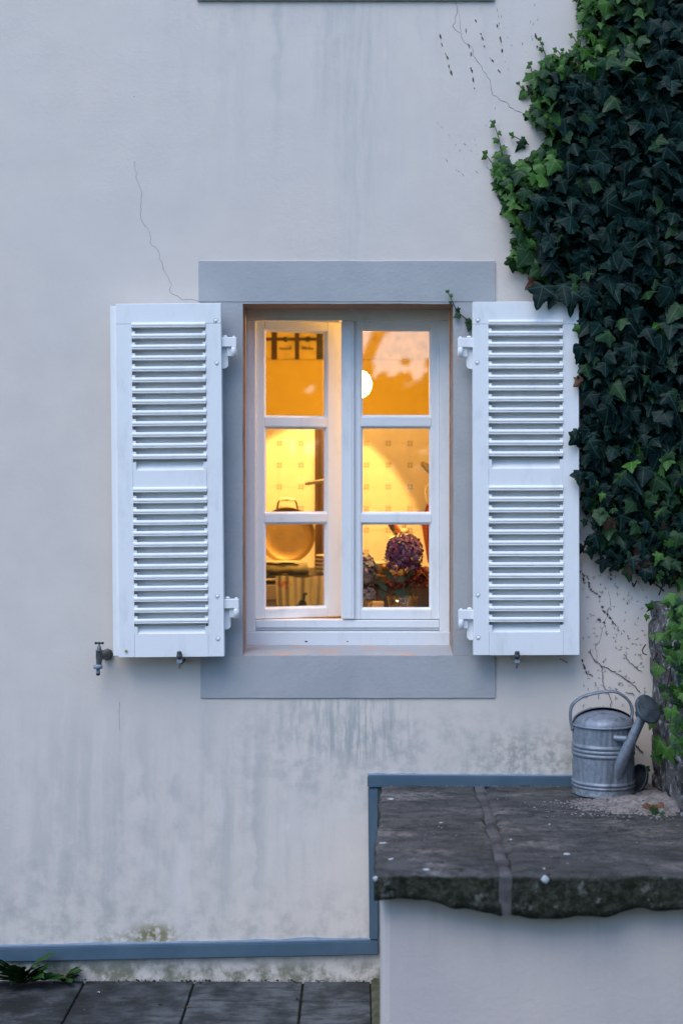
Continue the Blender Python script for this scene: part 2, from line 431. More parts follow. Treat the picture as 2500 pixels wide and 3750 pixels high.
M['porcelain'] = mat("white_porcelain", (.80, .78, .73), .25)
M['wicker'] = mat("grey_green_cloth_roll", (.24, .23, .14), .9, (.17, .16, .10), 25, bump=.5)
def towel_mat():
    g = NT("printed_tea_towel"); v = g.coord(); x, y, z = g.sep(v)
    c = g.mix(g.mr(g.noise(v, 6, 3), .4, .65), (.62, .56, .40), (.50, .48, .27))
    c = g.mix(g.math('MULTIPLY', g.mr(g.noise(g.vmul(v, (60, 1, 6)), 1, 2), .6, .7), .35), c, (.30, .36, .12))
    red = g.math('MULTIPLY', g.ell(v, PX(1040, 1.25), PZ(2140, 1.25), .05, .03, 1, .3), g.mr(g.noise(v, 50, 2), .45, .6))
    c = g.mix(g.math('MULTIPLY', red, .7), c, (.5, .10, .05))
    # printed dark long-necked bird
    for (a, b_, rx, rz) in ((1108, 2212, .022, .022), (1113, 2185, .007, .02), (1120, 2174, .009, .007), (1096, 2222, .022, .012)):
        c = g.mix(g.math('MULTIPLY', g.ell(v, PX(a, 1.25), PZ(b_, 1.25), rx, rz, 1, .75), .9), c, (.035, .035, .03))
    return g.done(c, .9, None, 0, .1)
M['towel'] = towel_mat()
def check_cloth():
    g = NT("red_checked_cloth"); v = g.coord(); x, y, z = g.sep(v)
    a = g.mr(g.math('ABSOLUTE', g.math('SUBTRACT', g.math('FRACT', g.math('MULTIPLY', x, 70)), .5)), .07, .04)
    b = g.mr(g.math('ABSOLUTE', g.math('SUBTRACT', g.math('FRACT', g.math('MULTIPLY', z, 60)), .5)), .07, .04)
    c = g.mix(g.math('MULTIPLY', g.math('MAXIMUM', a, b), .8), (.50, .15, .07), (.10, .03, .02))
    return g.done(c, .9, None, 0, .1)
M['check'] = check_cloth()

def flower_mat(name, cols):
    g = NT(name); geo = g.t.nodes.new("ShaderNodeNewGeometry")
    r = g.t.nodes.new("ShaderNodeValToRGB"); g.t.links.new(geo.outputs["Random Per Island"], r.inputs[0])
    el = r.color_ramp.elements; r.color_ramp.interpolation = 'CONSTANT'
    el[0].color = (*cols[0], 1); el[0].position = 0; el[1].color = (*cols[1], 1); el[1].position = 1/len(cols)
    for i, c in enumerate(cols[2:]):
        e = el.new((i+2)/len(cols)); e.color = (*c, 1)
    n = g.noise(g.coord(), 120, 2)
    c = g.mix(g.math('MULTIPLY', g.mr(n, .4, .7), .5), r.outputs[0], (.10, .04, .07))
    return g.done(c, .8, None, 0, .15)
M['petal_purple'] = flower_mat("purple_hydrangea_petals", [(.16, .055, .16), (.22, .08, .20), (.13, .04, .12), (.25, .17, .27), (.28, .24, .24), (.20, .06, .14), (.17, .10, .26), (.13, .035, .09)])
M['petal_cream'] = flower_mat("cream_hydrangea_petals", [(.36, .36, .29), (.34, .25, .26), (.33, .36, .33), (.25, .13, .22), (.38, .37, .33)])
M['petal_red'] = flower_mat("rust_hydrangea_petals", [(.22, .05, .04), (.26, .08, .04), (.13, .03, .05), (.30, .14, .06)])
M['hleaf'] = mat("hydrangea_leaf", (.022, .045, .018), .6, (.04, .07, .03), 60)
M['hstem'] = mat("hydrangea_stem", (.16, .12, .05), .7)

def glass_mat(name, refl=.11, tint=(1, 1, 1), edge=.9):
    m = bpy.data.materials.new(name); m.use_nodes = True; t = m.node_tree
    for n in list(t.nodes):
        if n.type == 'BSDF_PRINCIPLED': t.nodes.remove(n)
    out = t.nodes["Material Output"]
    tr = t.nodes.new("ShaderNodeBsdfTransparent"); tr.inputs[0].default_value = (*tint, 1)
    gl = t.nodes.new("ShaderNodeBsdfGlossy"); gl.inputs["Roughness"].default_value = 0.0; gl.inputs[0].default_value = (1, 1, 1, 1)
    fr = t.nodes.new("ShaderNodeLayerWeight"); fr.inputs[0].default_value = .35
    mr = t.nodes.new("ShaderNodeMapRange"); mr.inputs[3].default_value = refl; mr.inputs[4].default_value = edge
    t.links.new(fr.outputs["Facing"], mr.inputs[0])
    pw = t.nodes.new("ShaderNodeMath"); pw.operation = 'POWER'; pw.inputs[1].default_value = 4
    t.links.new(fr.outputs["Facing"], pw.inputs[0]); t.links.new(pw.outputs[0], mr.inputs[0])
    mx = t.nodes.new("ShaderNodeMixShader")
    t.links.new(mr.outputs[0], mx.inputs[0]); t.links.new(tr.outputs[0], mx.inputs[1]); t.links.new(gl.outputs[0], mx.inputs[2])
    t.links.new(mx.outputs[0], out.inputs[0])
    return m
M['pane'] = glass_mat("double_glazing", .085)
M['tumbler'] = glass_mat("clear_tumbler_glass", .16, (.93, .95, .93), .9)
def emit_mat(name, col, strength):
    g = NT(name); g.b.inputs["Base Color"].default_value = (.8, .8, .8, 1)
    g.b.inputs["Emission Color"].default_value = (*col, 1); g.b.inputs["Emission Strength"].default_value = strength
    return g.mat
WARM = (1.0, .50, .115)
M['globe'] = emit_mat("lit_opal_globe", WARM, 66)

# ------------------------------------------------------------------ ground
g = MB(); g.add([(-400, -400, -.03), (400, -400, -.03), (400, 300, -.03), (-400, 300, -.03)], [(0, 1, 2, 3)])
g.build("ground", mat("garden_lawn", (.035, .05, .02), .95, (.05, .06, .025), .8), kind="structure")
BX0 = .062       # left side of the raised block
g = MB(); g.add([(-3.4, -3.2, -.012), (.08, -3.2, -.012), (.08, 0, -.012), (-3.4, 0, -.012)], [(0, 1, 2, 3)])
pave = g.build("pavement", M['soil'], kind="structure")
xs = [-2.90, -2.515, -2.13, -1.74, -1.352, -.967, -.579, -.194, .047]
ys = [-.006, -.20, -.60, -1.0, -1.4, -1.8, -2.2]
slab_meshes = {}
for i in range(len(xs)-1):
    for j in range(len(ys)-1):
        w, l = xs[i+1]-xs[i]-.008, ys[j]-ys[j+1]-.004
        key = (round(w, 3), round(l, 3))
        if key not in slab_meshes:
            slab_meshes[key] = MB().box((-w/2, -l/2, -.04), (w/2, l/2, 0), bev=.003).mesh("paving_slab", M['paving'])
        o = place("paving_slab", slab_meshes[key], pave, ((xs[i]+xs[i+1])/2, (ys[j]+ys[j+1])/2, R.uniform(-.002, .002)))
        o.rotation_euler = (R.uniform(-.004, .004), R.uniform(-.004, .004), 0)

# ------------------------------------------------------------------ house wall with the window opening
OX0, OX1 = PX(889), PX(1658); OZ0, OZ1 = PZ(2401), PZ(1113)
WX0, WX1, WZ0, WZ1, WT = -3.6, 3.4, -.03, 5.2, .30
def ring(y, x0, x1, z0, z1): return [(x0, y, z0), (x1, y, z0), (x1, y, z1), (x0, y, z1)]
g = MB()
e = .006
a, b = ring(0, WX0, WX1, WZ0, WZ1), ring(0, OX0-e, OX1+e, OZ0-e, OZ1+e)
a2, b2 = ring(WT, WX0, WX1, WZ0, WZ1), ring(WT, OX0-e, OX1+e, OZ0-e, OZ1+e)
vs = a + b + a2 + b2
fs = []
for k in range(4):
    n = (k+1) % 4
    fs += [(k, n, 4+n, 4+k), (8+k, 12+k, 12+n, 8+n), (4+k, 4+n, 12+n, 12+k), (k, 8+k, 8+n, n)]
g.add(vs, fs)
wall = g.build("house_wall", M['plaster'], label="stained pale plaster house wall around the lit window", cat="wall")

def crack(pts, w=.0011, jit=.004):
    """hairline crack: a thin dark bead set in the plaster"""
    out = []
    for i in range(len(pts)-1):
        a, b = P(*pts[i]), P(*pts[i+1]); n = max(2, int((b-a).length/.012))
        for k in range(n):
            q = a.lerp(b, k/n); out.append(q + Vector((R.uniform(-jit, jit), -.0003, R.uniform(-jit, jit))))
    out.append(P(*pts[-1]))
    g = MB().tube(out, [w*R.uniform(.5, 1.1) for _ in out], 4)
    return g.build("crack", M['crack'], wall)
crack([(493,591),(502,651),(521,716),(512,792),(542,835),(551,884),(580,922),(594,976),(627,1041),(621,1074),(672,1095),(728,1104)], .0006)
crack([(1663,0),(1672,29),(1666,63),(1659,95),(1686,126),(1703,164),(1723,168),(1732,201),(1755,232),(1778,270),(1798,310),(1804,344),(1830,367),(1858,379),(1887,408),(1915,416)], .0009)
crack([(1672,29),(1684,80),(1688,115)], .0006)
crack([(440,2570),(437,2620),(441,2680)], .0007, .001)
crack([(2230,2165),(2232,2220),(2207,2290),(2190,2350),(2178,2370),(2185,2410)], .0009)

# painted bands round the window
sur = empty("window_surround", (0, 0, OZ0), "flat grey-blue painted band framing the lit window", "window surround")
def band(name, x0, x1, z0, z1, y=-.004, m='band', wob=.0014):
    """flat paint coat whose hand-cut edges wander a little"""
    def edge(a, b):
        n = max(2, int(max(abs(b[0]-a[0]), abs(b[1]-a[1]))/.03)); out = []
        for k in range(n):
            t = k/n; p = (lerp(a[0], b[0], t), lerp(a[1], b[1], t)); w_ = wob*(mnoise.noise(Vector((p[0]*9, p[1]*9, 1)))+.6*mnoise.noise(Vector((p[0]*40, p[1]*40, 4))))*(0 if k == 0 else 1)
            out.append((p[0]+(w_ if a[0] == b[0] else 0), p[1]+(w_ if a[1] == b[1] else 0)-OZ0))
        return out
    pl = edge((x0, z0), (x1, z0))+edge((x1, z0), (x1, z1))+edge((x1, z1), (x0, z1))+edge((x0, z1), (x0, z0))
    return MB().prism(pl, y, 0).build(name, M[m], sur)
zl = PZ(1105); zs = PZ(2399)
band("lintel_band", PX(728), PX(1811), zl, PZ(957), -.0055)
band("jamb_band", PX(735), OX0, zs, zl-.001)
band("jamb_band", OX1, PX(1811), zs, zl-.001)
band("sill_band", PX(735), PX(1811), PZ(2555), zs-.001, -.0055)
# lintel strip under the zl line and over the opening
band("lintel_edge", OX0+.001, OX1-.001, OZ1, zl-.001, -.004)
YF = .165
MB().box((OX0-e+.001, -.003, 0), (OX0, YF+.02, OZ1-OZ0)).build("reveal", M['reveal'], sur)
MB().box((OX1, -.003, 0), (OX1+e-.001, YF+.02, OZ1-OZ0)).build("reveal", M['reveal'], sur)
MB().box((OX0, -.003, OZ1-OZ0), (OX1, YF+.02, OZ1-OZ0+e-.001)).build("soffit", M['reveal'], sur)
g = MB(); n = 24; prof = []
vs = []; 
for k in range(n+1):
    x = lerp(OX0, OX1, k/n)
    for (y, z) in ((-.005, -.004), (-.003, .001), (YF+.03, .024), (YF+.03, -.02), (-.005, -.02)):
        vs.append((x, y, z + R.uniform(-.001, .001)))
g.add(vs, [(k*5+i, k*5+(i+1) % 5, (k+1)*5+(i+1) % 5, (k+1)*5+i) for k in range(n) for i in range(5)])
g.build("sloping_sill", M['sillplaster'], sur)
# sill of the storey above, only its underside edge in the picture
g = MB().box((PX(722), -.012, PZ(5)), (PX(1810), 0, PZ(-160)), bev=.003)
g.build("upper_sill_band", M['band'], label="thin grey-blue band at the very top of the wall", cat="window surround")

# ------------------------------------------------------------------ trim boards
tr = empty("wall_trim", (0, 0, 0), "stepped blue-grey painted trim board low on the plaster wall", "trim")
def board(p0, p1, p2, p3, y0=-.024):
    q = [P(*p) for p in (p0, p1, p2, p3)]
    g = MB(); n = 4
    vs = [(v.x, y0, v.z) for v in q] + [(v.x, 0, v.z) for v in q]
    g.add(vs, [(0,1,2,3),(7,6,5,4)] + [(i, 4+i, 4+(i+1) % 4, (i+1) % 4) for i in range(4)])
    bm_m = g.mesh("board", M['trim']); bm = bmesh.new(); bm.from_mesh(bm_m)
    bmesh.ops.bevel(bm, geom=bm.edges[:], offset=.004, segments=2, affect='EDGES'); bm.to_mesh(bm_m); bm.free()
    return place("board", bm_m, tr)
board((-900, 3483), (-900, 3534), (1386, 3490), (1386, 3438))
board((1347, 2882), (1352, 3436), (1386, 3436), (1386, 2882), -.020)
board((1345, 2836), (1345, 2880), (2366, 2880), (2366, 2842))
# ragged paint smear above the boards
def smear(a, b, h):
    g = MB(); n = 90; vs = []
    for k in range(n+1):
        q = a.lerp(b, k/n); t = h*(.45+.9*mnoise.noise(Vector((k*.23, h*100, 1)))**2*3 + R.uniform(0, .25))
        vs += [(q.x, -.0015, q.z-.008), (q.x, -.0015, q.z+t), (q.x, 0, q.z-.008), (q.x, 0, q.z+t)]
    g.add(vs, [(4*k+i0, 4*k+i1, 4*k+4+i1, 4*k+4+i0) for k in range(n) for (i0, i1) in ((0,1),(1,3))])
    return g.build("paint_smear", M['trim_smear'], tr)
smear(P(-900, 3483), P(1345, 3438), .0075)
smear(P(1345, 2836), P(2366, 2842), .0065)

# ------------------------------------------------------------------ window
YS = YF + .012          # sash front
wz0 = PZ(2365, YF)
win = empty("window", (0, YF, wz0), "white timber casement window lit amber from inside, one sash ajar", "window")
def wbox(name, x0, x1, zb, zt, y0, y1, m='white', par=win, bev=.0015):
    return MB().box((x0, y0-YF, zb-wz0), (x1, y1-YF, zt-wz0), bev=bev).build(name, M[m], par)
fx0, fx1 = PX(900, YF), PX(1645, YF)
px0, px1 = PX(936, YF), PX(1608, YF)
wbox("frame_head", fx0, fx1, PZ(1174, YF), PZ(1120, YF), YF, YF+.06)
wbox("frame_post", fx0, px0, PZ(2312, YF), PZ(1175, YF), YF, YF+.06)
wbox("frame_post", px1, fx1, PZ(2312, YF), PZ(1175, YF), YF, YF+.06)
wbox("bottom_rail", px0+.001, px1-.001, PZ(2299, YF), PZ(2271, YF), YF+.004, YF+.06)
wbox("rail_shadow_gap", px0+.001, px1-.001, PZ(2311, YF), PZ(2300, YF), YF+.016, YF+.06)
wbox("sill_board", fx0-.002, fx1+.002, PZ(2367, YF), PZ(2312.5, YF), YF-.006, YF+.06, 'white_old', bev=.003)
MB().box((PX(1277, YF-.01), YF-.012-YF, PZ(1133, YF-.01)-wz0), (PX(1297, YF-.01), YF-.001-YF, PZ(1118, YF-.01)-wz0), bev=.001).build("stop_tab", M['white'], win)
# little drain marks on the sill board
for (a, b, w_, h_) in ((1121, 2349, .006, .0022), (1272, 2349, .0025, .0025)):
    q = P(a, b, YF-.0065); MB().sphere((q.x, -.0065, q.z-wz0), 1, 10, 6, scale=(w_, .0012, h_)).build("drain_hole", M['iron'], win)

rows = [(PZ(1519, YS), PZ(1212, YS)), (PZ(1874, YS), PZ(1569, YS)), (PZ(2225, YS), PZ(1922, YS))]
sz0, sz1 = PZ(2267, YS), PZ(1172, YS)
def sash(par, W, xa, xb, x_moul=(.0085, .0085), left_first=True):
    """sash leaf in local coordinates: hinge/left edge at x=0, front at y=0, z from sz0"""
    g = MB(); T = .042
    zs_ = [sz0] + [v for r in rows[::-1] for v in r] + [sz1]
    mo = .0085; mt = .0085
    g.box((0, 0, 0), (xa-mo, T, sz1-sz0), bev=.0015)
    g.box((xb+mo, 0, 0), (W, T, sz1-sz0), bev=.0015)
    for k in range(0, 8, 2):
        z0_ = zs_[k] if k == 0 else zs_[k]+mt
        z1_ = zs_[k+1]-mt if k < 6 else zs_[k+1]
        g.box((xa-mo+.0004, .0002, z0_-sz0), (xb+mo-.0004, T, z1_-sz0), bev=.0012)
    # mouldings: small step then chamfer down to the glass
    for (zb, zt) in rows:
        o = [(xa-mo, zb-mt), (xb+mo, zb-mt), (xb+mo, zt+mt), (xa-mo, zt+mt)]
        def ins(d): return [(xa-mo+d, zb-mt+d), (xb+mo-d, zb-mt+d), (xb+mo-d, zt+mt-d), (xa-mo+d, zt+mt-d)]
        levels = [(0, .0025), (.0022, .0025), (.0022, .005), (.0062, .0115), (.0085, .0115), (.0085, .022)]
        vs = []
        for d, yy in levels: vs += [(p[0], yy, p[1]-sz0) for p in ins(d)]
        fs = [(4*l+i, 4*l+(i+1) % 4, 4*l+4+(i+1) % 4, 4*l+4+i) for l in range(len(levels)-1) for i in range(4)]
        g.add(vs, fs)
    s = g.build("sash", M['white'], par)
    for (zb, zt) in rows:
        MB().box((xa-.002, .0135, zb-.002-sz0), (xb+.002, .0175, zt+.002-sz0)).build("pane", M['pane'], s)
    return s
# closed right leaf
rx0 = PX(1291, YS); rW = PX(1607, YS)-rx0
sr = sash(win, rW, PX(1328, YS)-rx0, PX(1571, YS)-rx0)
sr.location = (rx0, YS-YF, sz0-wz0)
g = MB().box((PX(1249, YS-.014)-rx0, -.014, .001), (PX(1297, YS-.014)-rx0, -.0003, sz1-sz0-.004), bev=.003)
g.box((PX(1255, YS-.014)-rx0, -.002, .001), (-.0002, .03, sz1-sz0-.004))
g.box((PX(1282, YS-.014)-rx0, -.0165, .001), (PX(1287, YS-.014)-rx0, -.013, sz1-sz0-.004), bev=.001)
g.build("astragal", M['white'], sr)
# left leaf ajar, swung into the room
TH = math.radians(18)
sl = sash(win, .331, .0405, .266)
sl.location = (PX(938, YS), YS-YF, sz0-wz0); sl.rotation_euler = (0, 0, TH)
sl["label"] = "left sash standing ajar into the room"

# ------------------------------------------------------------------ shutters
KS = (D-.088)/F          # metres per photo pixel at the shutter face
def slat_mesh(w):
    prof = [(.0045, .0155), (.001, .0165), (-.002, .0160), (-.0045, .0138), (-.0058, .0105), (-.0058, .0068), (-.0048, .0052), (-.002, .0048), (-.002, .0036),
            (-.0052, .0034), (-.0058, .0028), (-.0058, .0006), (-.0050, 0), (.008, -.002), (.036, .034), (.0345, .0500), (.0215, .0070)]
    g = MB().extr(prof, 0, w); return g.mesh("slat", M['white'])
def shutter(label, corner, W, H, sx0, sx1, tops, ends, rails, rot, rebate, plugs, hinge_side):
    """corner = bottom left of the front face; px-sized arguments are in photo pixels from the shutter's top left"""
    s = empty("window_shutter", corner, label, "shutter", "louvred shutters beside the window", (0, rot, 0))
    T = .041; k = KS
    x0, x1 = sx0*k, sx1*k; w = W*k; h = H*k; tooth = 11.5*k
    top_rail = rails[0]*k
    MB().box((0, 0, h-top_rail), (w, T, h), bev=.0012).build("top_rail", M['white'], s)
    # stiles with the notched inner edges that carry the slats
    for side in (0, 1):
        g = MB(); a, b = (0, x0) if side == 0 else (x1, w)
        g.box((a, 0, 0), (b, T, h-top_rail-.0008), bev=.0012)
        ta, tb = (x0-.0005, x0+tooth) if side == 0 else (x1-tooth, x1+.0005)
        for (first, end) in zip(tops, ends):
            for i in range(13):
                zt = h-(first + i*40.1)*k                # top of slat nose
                if i: g.box((ta, .0004, zt-.0005), (tb, T, zt+.0088))
            zl_ = h-(first+12*40.1+17+12)*k
            g.box((ta, .0004, h-end*k), (tb, T, zl_))
        g.build("stile", M['white'], s)
    # rails between
    ms = slat_mesh(x1-x0-.0006)
    zr = [(h-ends[0]*k, h-(tops[1]+2)*k), (h-ends[1]*k, 0)]
    for (zt, zb) in zr:
        g = MB().box((x0+.0006, .0002, zb), (x1-.0006, T, zt), bev=.0008)
        g.extr([(.004, zt-.002), (.0385, zt+.042), (.0385, zt-.002)], x0+tooth*.9, x1-tooth*.9)
        g.build("rail", M['white'], s)
    for first in tops:
        for i in range(13):
            place("slat", ms, s, (x0+.0003, R.uniform(-.0004, .0004), h-(first+i*40.1)*k-.0162))
    if rebate: MB().box((-rebate*k, .014, .004), (.0005, T-.002, h-.006), bev=.001).build("rebate_strip", M['white'], s)
    for (a, b) in plugs:
        q = (a*k, 0, h-b*k)
        g = MB().lathe([(.0062, 0), (.0062, .0012), (.005, .0026), (.002, .0033), (.0001, .0034)], 16, 0, Matrix.Translation((q[0], .0005, q[2])) @ Matrix.Rotation(math.pi/2, 4, 'X'))
        b_ = g.build("bolt_head", M['white'], s)
        rg = [(q[0]+math.cos(t)*.0078, -.0002, q[2]+math.sin(t)*.0078) for t in [i*math.pi/9 for i in range(15)]]
        MB().tube(rg, .0005, 4).build("paint_crack", M['crack'], b_)
    # strap hinges
    for zp in hinge_side[1]:
        z = h-zp*k
        if hinge_side[0] > 0: mx = Matrix.Translation((w, 0, z))
        else: mx = Matrix.Translation((0, 0, z)) @ Matrix.Diagonal((-1, 1, 1, 1))
        hg = sub("hinge", None, s); hg.matrix_local = mx
        MB().box((-.004, .012, -.036), (.052, .022, -.002), bev=.002).build("strap", M['white'], hg)
        MB().box((.018, .020, -.068), (.040, .028, -.036), bev=.001).build("wall_plate", M['white_old'], hg)
        pl = [(-.01, -.030), (.021, -.030)] + [(.021, -.098)] + [(.021-.0155+.0155*math.cos(t), -.098-.012*math.sin(t)) for t in (.4, .9, 1.3, 1.57)] + [(-.01, -.110)]
        MB().prism(pl, .030, .034).build("hinge_plate", M['white'], hg)
        MB().lathe([(.0001, -.071), (.0095, -.070), (.0095, -.037), (.0085, -.036)], 16, 0, Matrix.Translation((.0425, .018, 0))).build("knuckle", M['white'], hg)
        MB().lathe([(.0045, -.003), (.0045, .0015), (.003, .003), (.0001, .0035)], 12, 0, Matrix.Translation((.0425, .018, 0))).build("pin", M['white_old'], hg)
        MB().lathe([(.0085, .0), (.007, .004), (.0001, .006)], 14, 0, Matrix.Translation((.012, .024, 0))).build("hinge_boss", M['white'], hg)
    return s
yS = -.088
c = P(436, 2408, yS)
shl = shutter("white louvred shutter fixed open beside the garden tap", c, 385, 1295, 58, 328, (70, 673), (610, 1209), (74,), -.0093, 23,
    [(366, 64), (369, 220), (363, 1074), (364, 1230)], (1, [122, 1083]))
c = P(1733, 2400, yS)
shr = shutter("white louvred shutter fixed open against the dark ivy", c, 387.5, 1295, 57, 328.5, (67, 674), (610, 1210), (82,), -.0022, 0,
    [(19, 68), (16, 223), (17, 1074), (18, 1230)], (-1, [128, 1127 - 0]))
q = MB().lathe([(.0001, 0), (.004, .0), (.0045, .005), (.003, .008), (.0001, .009)], 10, 0, Matrix.Translation((25*KS, 0, 25*KS)) @ Matrix.Rotation(math.pi/2, 4, 'X') @ Matrix.Rotation(.5, 4, 'Y'))
q.build("brass_stud", M['brass'], shl)

# shutter catches
def catch(px, label):
    o = P(px, 2400, 0); s = empty("shutter_catch", o, label, "shutter catch", "cast shutter catches under the shutters")
    yy = -.100
    g = MB().sphere((0, yy-.004, .012), 1, 14, 10, scale=(.0105, .008, .0145)); g.sphere((0, yy-.012, .010), .0035, 8, 6)
    g.sphere((0, yy-.008, .024), 1, 10, 6, scale=(.009, .007, .005))
    g.build("cast_head", M['steel_dark'], s)
    MB().prism([(-.008, -.002), (.008, -.002), (.0105, -.010), (.004, -.014), (-.004, -.014), (-.0105, -.010)], yy-.006, yy+.002).build("collar", M['grey_plastic'], s)
    MB().tube([(0, yy, -.006), (0, yy-.002, -.022), (0, yy+.004, -.032), (0, yy+.014, -.034)], [.0045, .0048, .004, .003], 10).build("hook", M['steel_bright'], s)
    MB().tube([(.004, .002, -.016), (.004, -.06, -.018), (.002, yy+.004, -.020)], [.0055, .005, .005], 10).build("arm", M['steel_dark'], s)
    return s
catch(671, "dark cast catch under the shutter beside the tap")
catch(1880, "dark cast catch under the shutter beside the ivy")

# ------------------------------------------------------------------ tap
o = P(372, 2425, 0); tap = empty("garden_tap", o, "old dark garden tap with hose connector on the plaster wall", "tap")
tx, ty = PX(364, -.075)-o.x, -.075
k = (D-.075)/F
def tz(py): return PZ(py, -.075)-o.z
MB().tube([(.022, 0, tz(2405)), (.020, -.03, tz(2405)), (tx+.004, -.070, tz(2406))], [.017, .014, .012], 14).build("wall_pipe", M['steel_dark'], tap)
MB().lathe([(.018, 0), (.021, .003), (.021, .012), (.016, .016)], 8, 0, Matrix.Translation((.022, -.001, tz(2405))) @ Matrix.Rotation(math.pi/2, 4, 'X')).build("wall_flange", M['steel_dark'], tap)
MB().lathe([(.006, tz(2436)), (.0085, tz(2432)), (.011, tz(2418)), (.012, tz(2408)), (.012, tz(2384)), (.0125, tz(2383)), (.0125, tz(2381)), (.0105, tz(2380))], 18, 0, Matrix.Translation((tx, ty, 0))).build("valve_body", M['steel_dark'], tap)
MB().lathe([(.0085, tz(2381)), (.0080, tz(2378)), (.0062, tz(2366)), (.0045, tz(2365)), (.0042, tz(2355))], 14, 0, Matrix.Translation((tx, ty, 0))).build("bonnet", M['steel_dark'], tap)
h = MB().tube([(tx-.011, ty, tz(2355)), (tx+.011, ty, tz(2355))], .0028, 8)
for dx in (-.012, 0, .012): h.sphere((tx+dx, ty, tz(2355)), .0048, 10, 8)
h.build("cross_handle", M['black'], tap)
MB().tube([(tx-.001, ty, tz(2412)), (tx-.004, ty, tz(2436))], [.0095, .0065], 14).build("spout", M['steel_dark'], tap)
MB().lathe([(.007, tz(2433)), (.0155, tz(2434)), (.0158, tz(2448)), (.009, tz(2449))], 16, 0, Matrix.Translation((tx-.004, ty, 0)),
    rib=lambda i, a: 1+.03*math.cos(8*a)).build("coupling_nut", M['grey_plastic'], tap)
MB().lathe([(.0075, tz(2448)), (.0075, tz(2453)), (.0065, tz(2456)), (.0080, tz(2461)), (.0075, tz(2465))], 14, 0, Matrix.Translation((tx-.004, ty, 0))).build("hose_connector", M['grey_plastic'], tap)
MB().lathe([(.0065, tz(2465)), (.0072, tz(2467)), (.0072, tz(2470)), (.004, tz(2474)), (.0001, tz(2475))], 14, 0, Matrix.Translation((tx-.004, ty, 0))).build("nozzle_tip", M['black'], tap)

# ------------------------------------------------------------------ raised block with stone slabs
SZ = PZ(2871)            # slab top
YB = -1.16               # slab front
blk = empty("garden_block", (.6, -.6, 0), "rendered low wall topped with mossy dark stone slabs", "low wall")
off = Vector((.6, -.6, 0))
# rendered body with a rounded left corner
bx0, bx1, by = PX(1400, -1.10)-.0, 2.6, -1.10
prof = [(bx0+.012, -.0)] 
pl = [(PX(1390, 0)+.004, -.002), (bx0-.006, by+.05), (bx0-.002, by+.018), (bx0+.006, by+.004), (bx0+.02, by)]
pl += [(lerp(bx0+.02, bx1, t/20), by + .004*mnoise.noise(Vector((t*.4, 0, 3)))) for t in range(1, 21)]
pl += [(bx1, -.002)]
zt = SZ-.06
g = MB(); n = len(pl)
g.add([(x-off.x, y-off.y, -.02) for x, y in pl] + [(x-off.x, y-off.y, zt) for x, y in pl],
      [(i, (i+1) % n, n+(i+1) % n, n+i) for i in range(n)] + [tuple(range(n))[::-1], tuple(range(n, 2*n))])
def render_coat():
    g = NT("pale_render_coat"); v = g.coord(); 
    c = g.mix(g.mr(g.noise(v, 3, 4), .35, .7), (.60, .53, .49), (.56, .497, .465))
    c = g.mix(g.math('MULTIPLY', g.mr(g.noise(g.vmul(v, (14, 1, 1.2)), 1, 3), .55, .75), .25), c, (.46, .44, .43))
    zz = g.sep(v)[2]
    drip = g.math('MULTIPLY', g.mr(zz, .30, .62), g.mr(g.noise(g.vmul(v, (26, 1, 1.6)), 1, 4, .6), .45, .72))
    c = g.mix(g.math('MULTIPLY', drip, .22), c, (.30, .30, .28))
    c = g.mix(g.math('MULTIPLY', g.mr(g.noise(v, 1.7, 3), .45, .7), .3), c, (.42, .42, .43))
    sp = g.math('MULTIPLY', g.mr(g.voro(v, 12), .035, .015), g.mr(g.noise(v, 5, 1), .46, .56))
    c = g.mix(g.math('MULTIPLY', sp, .6), c, (.2, .18, .17))
    nb = g.bump(g.noise(v, 70, 3), .4, .003); nb = g.bump(g.noise(v, 6, 3), .3, .01, nb)
    return g.done(c, .92, nb, 0, .15)
g.build("rendered_body", render_coat(), blk)

